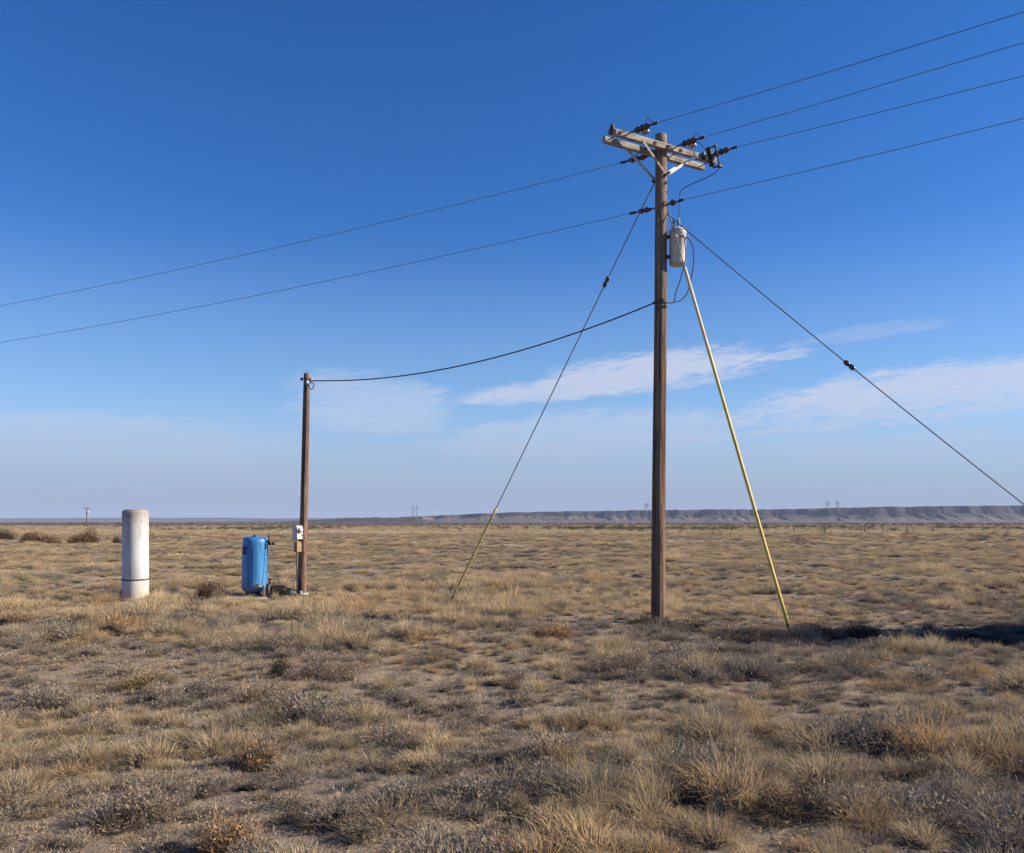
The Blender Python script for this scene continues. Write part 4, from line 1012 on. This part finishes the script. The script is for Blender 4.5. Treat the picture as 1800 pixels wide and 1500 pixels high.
shrub('lowest of three unseen dark bushes added past the right edge to cast shade', 9.6, 12.6, 2.7, 3.3, 's_dark', 307, 'desert_bush', 4.0, 2.4)  # unseen bushes added beyond the frame to cast the strip of shade
shrub('tallest unseen dark bush of three added past the right edge to cast shade', 10.9, 13.75, 2.3, 5.0, 's_dark', 308, 'desert_bush', 5.0, 2.2)

shrub('unseen tall bush added past the right edge for its shadow, farthest from the pole', 12.4, 13.0, 2.2, 5.4, 's_dark', 309, 'desert_bush', 4.0, 2.4)

def stone(label, x, y, s, seed):
    rg = np.random.default_rng(seed); V = []; F = []; nr, na = 5, 9
    for i in range(nr + 1):
        ph = pi * i / nr
        for k in range(na):
            w = 2 * pi * k / na; r_ = s * (1 + .25 * (rg.random() - .5)); V.append((r_ * sin(ph) * cos(w) * 1.3, r_ * sin(ph) * sin(w), r_ * .7 * cos(ph)))
    for i in range(nr):
        for k in range(na): F.append((i * na + k, (i + 1) * na + k, (i + 1) * na + (k + 1) % na, i * na + (k + 1) % na))
    o = MB().raw(V, F).build('stone', M['stone'], None, False, (0, 0, 0)); o.location = (x, y, gz(x, y) + s * .3); tag(o, label, 'stone')
stone('small pale stone beside a dark tuft at left', -4.25, 11.7, .06, 1)
stone('pale stone lying in the grass near the tank slab', -5.75, 19.6, .05, 2)
stone('tiny white stone in the lower middle of the grass', .12, 8.2, .025, 3)
stone('flat pale stone among the scrub at bottom right', 2.05, 5.2, .04, 4)

# ------------------------------------------------------------------ far poles, towers and fence
def far_pole(label, x, y, h, arm=True):
    e = empty('utility_pole', (x, y, 0)); tag(e, label, 'power pole')
    mb = MB(); mb.tube([(0, 0, -.3), (0, 0, h)], [.20, .14], 8); mb.build('shaft', M['postwood'], e, True)
    mb = MB(); mb.box((0, -.16, h - .5), (2.2, .12, .14), .01); mb.build('crossarm', M['postwood'], e)
    mb = MB(); mb.lathe([(.2, 0), (.27, .02), (.27, .9), (.2, .95)], 10, (.38, 0, h - 2.4)); mb.build('transformer', M['galv'], e, True)
    for s in (-1, 0, 1):
        mb = MB(); mb.lathe([(.05, 0), (.09, .06), (.05, .12), (.07, .2), (.02, .25)], 8, (s * .95, -.16, h - .43)); mb.build('insulator', M['porcelain'], e, True)
far_pole('distant thin pole left of the white cylinder', -149.5, 300, 6.9)
def mesa_z(px):
    return float(np.interp(px, [745, 900, 1150, 1400, 1500, 1650], [25, 38, 49, 52, 57, 61]))
def tower(label, px, h, wd, base):
    x = (px - 900) * 2.1; y = 3150.0
    e = empty('transmission_tower', (x, y, base)); tag(e, label, 'pylon')
    for s in (-1, 1):
        mb = MB(); mb.tube([(s * wd * .30, 0, -8), (s * wd * .26, 0, h)], [1.1, .8], 6); mb.build('leg', M['postwood'], e)
    mb = MB(); mb.box((0, 0, h * .72), (wd, .9, 1.2)); mb.build('crossarm', M['postwood'], e)
    mb = MB(); mb.tube([(-wd * .28, 0, h * .25), (wd * .28, 0, h * .66)], .5, 5); mb.tube([(wd * .28, 0, h * .25), (-wd * .28, 0, h * .66)], .5, 5); mb.build('cross_brace', M['postwood'], e)
    for s in (-.45, 0, .45):
        mb = MB(); mb.tube([(s * wd, 0, h * .72), (s * wd, 0, h * .60)], .4, 5); mb.build('insulator', M['postwood'], e)
tower('faint distant transmission tower on the low ridge near the centre', 729, 42, 30, 22)
tower('faint pylon on the mesa rim just left of the tall pole', 1137, 26, 16, 47)
tower('faint pylon on the mesa rim at right, left one of two', 1455, 26, 18, 54)
tower('faint pylon on the mesa rim at right, right one of two', 1472, 24, 14, 55)
POSTS = [(1396, 128), (1450, 131), (1520, 133), (1552, 135), (1595, 137), (1640, 139), (1681, 141), (1728, 143), (1775, 145), (1830, 147)]
names = ['first', 'second', 'third', 'fourth', 'fifth', 'sixth', 'seventh', 'eighth', 'ninth', 'tenth']
tops = []
for i, (px, d) in enumerate(POSTS):
    x = (px - 900) / 1500 * d; h = 1.25 + .25 * ((i * 7) % 3) / 2; z = gz(x, d)
    mb = MB(); mb.tube([(0, 0, -.3), (.02 * (i % 3 - 1), 0, h * .6), (.05 * (i % 3 - 1), 0, h)], [.085, .08, .07], 8)
    o = mb.build('fence_post', M['postwood'], None, True, (0, 0, 0)); o.location = (x, d, z); tops.append((x, d, z))
    tag(o, names[i] + ' small dark fence post from the left on the far right plain', 'fence post', 'posts of the far wire fence')
for zz, nm in ((.45, 'lower'), (.80, 'middle'), (1.1, 'upper')):
    mb = MB(); mb.tube([(x, y - .09, z + zz) for x, y, z in tops], .012, 4)
    single('fence_wire', mb, M['wire'], nm + ' strand of wire along the far fence posts', 'fence wire', tops[0])

# ------------------------------------------------------------------ haze over the plain
mb = MB(); mb.box((0, 0, 46.0), (17600, 17600, 104.0))
hz = bpy.data.materials.new('plain_haze'); hz.use_nodes = True; hz.node_tree.nodes.clear()
b = NB(hz.node_tree); v = b.n('ShaderNodeVolumePrincipled'); out = b.n('ShaderNodeOutputMaterial')
v.inputs['Color'].default_value = C(0.60, 0.72, 1.0); v.inputs['Density'].default_value = 7.0e-5; v.inputs['Anisotropy'].default_value = 0.0
hz.node_tree.links.new(v.outputs[0], out.inputs['Volume'])
o = mb.build('haze', hz); tag(o, 'thin blue haze lying over the plain', None, None, 'stuff')
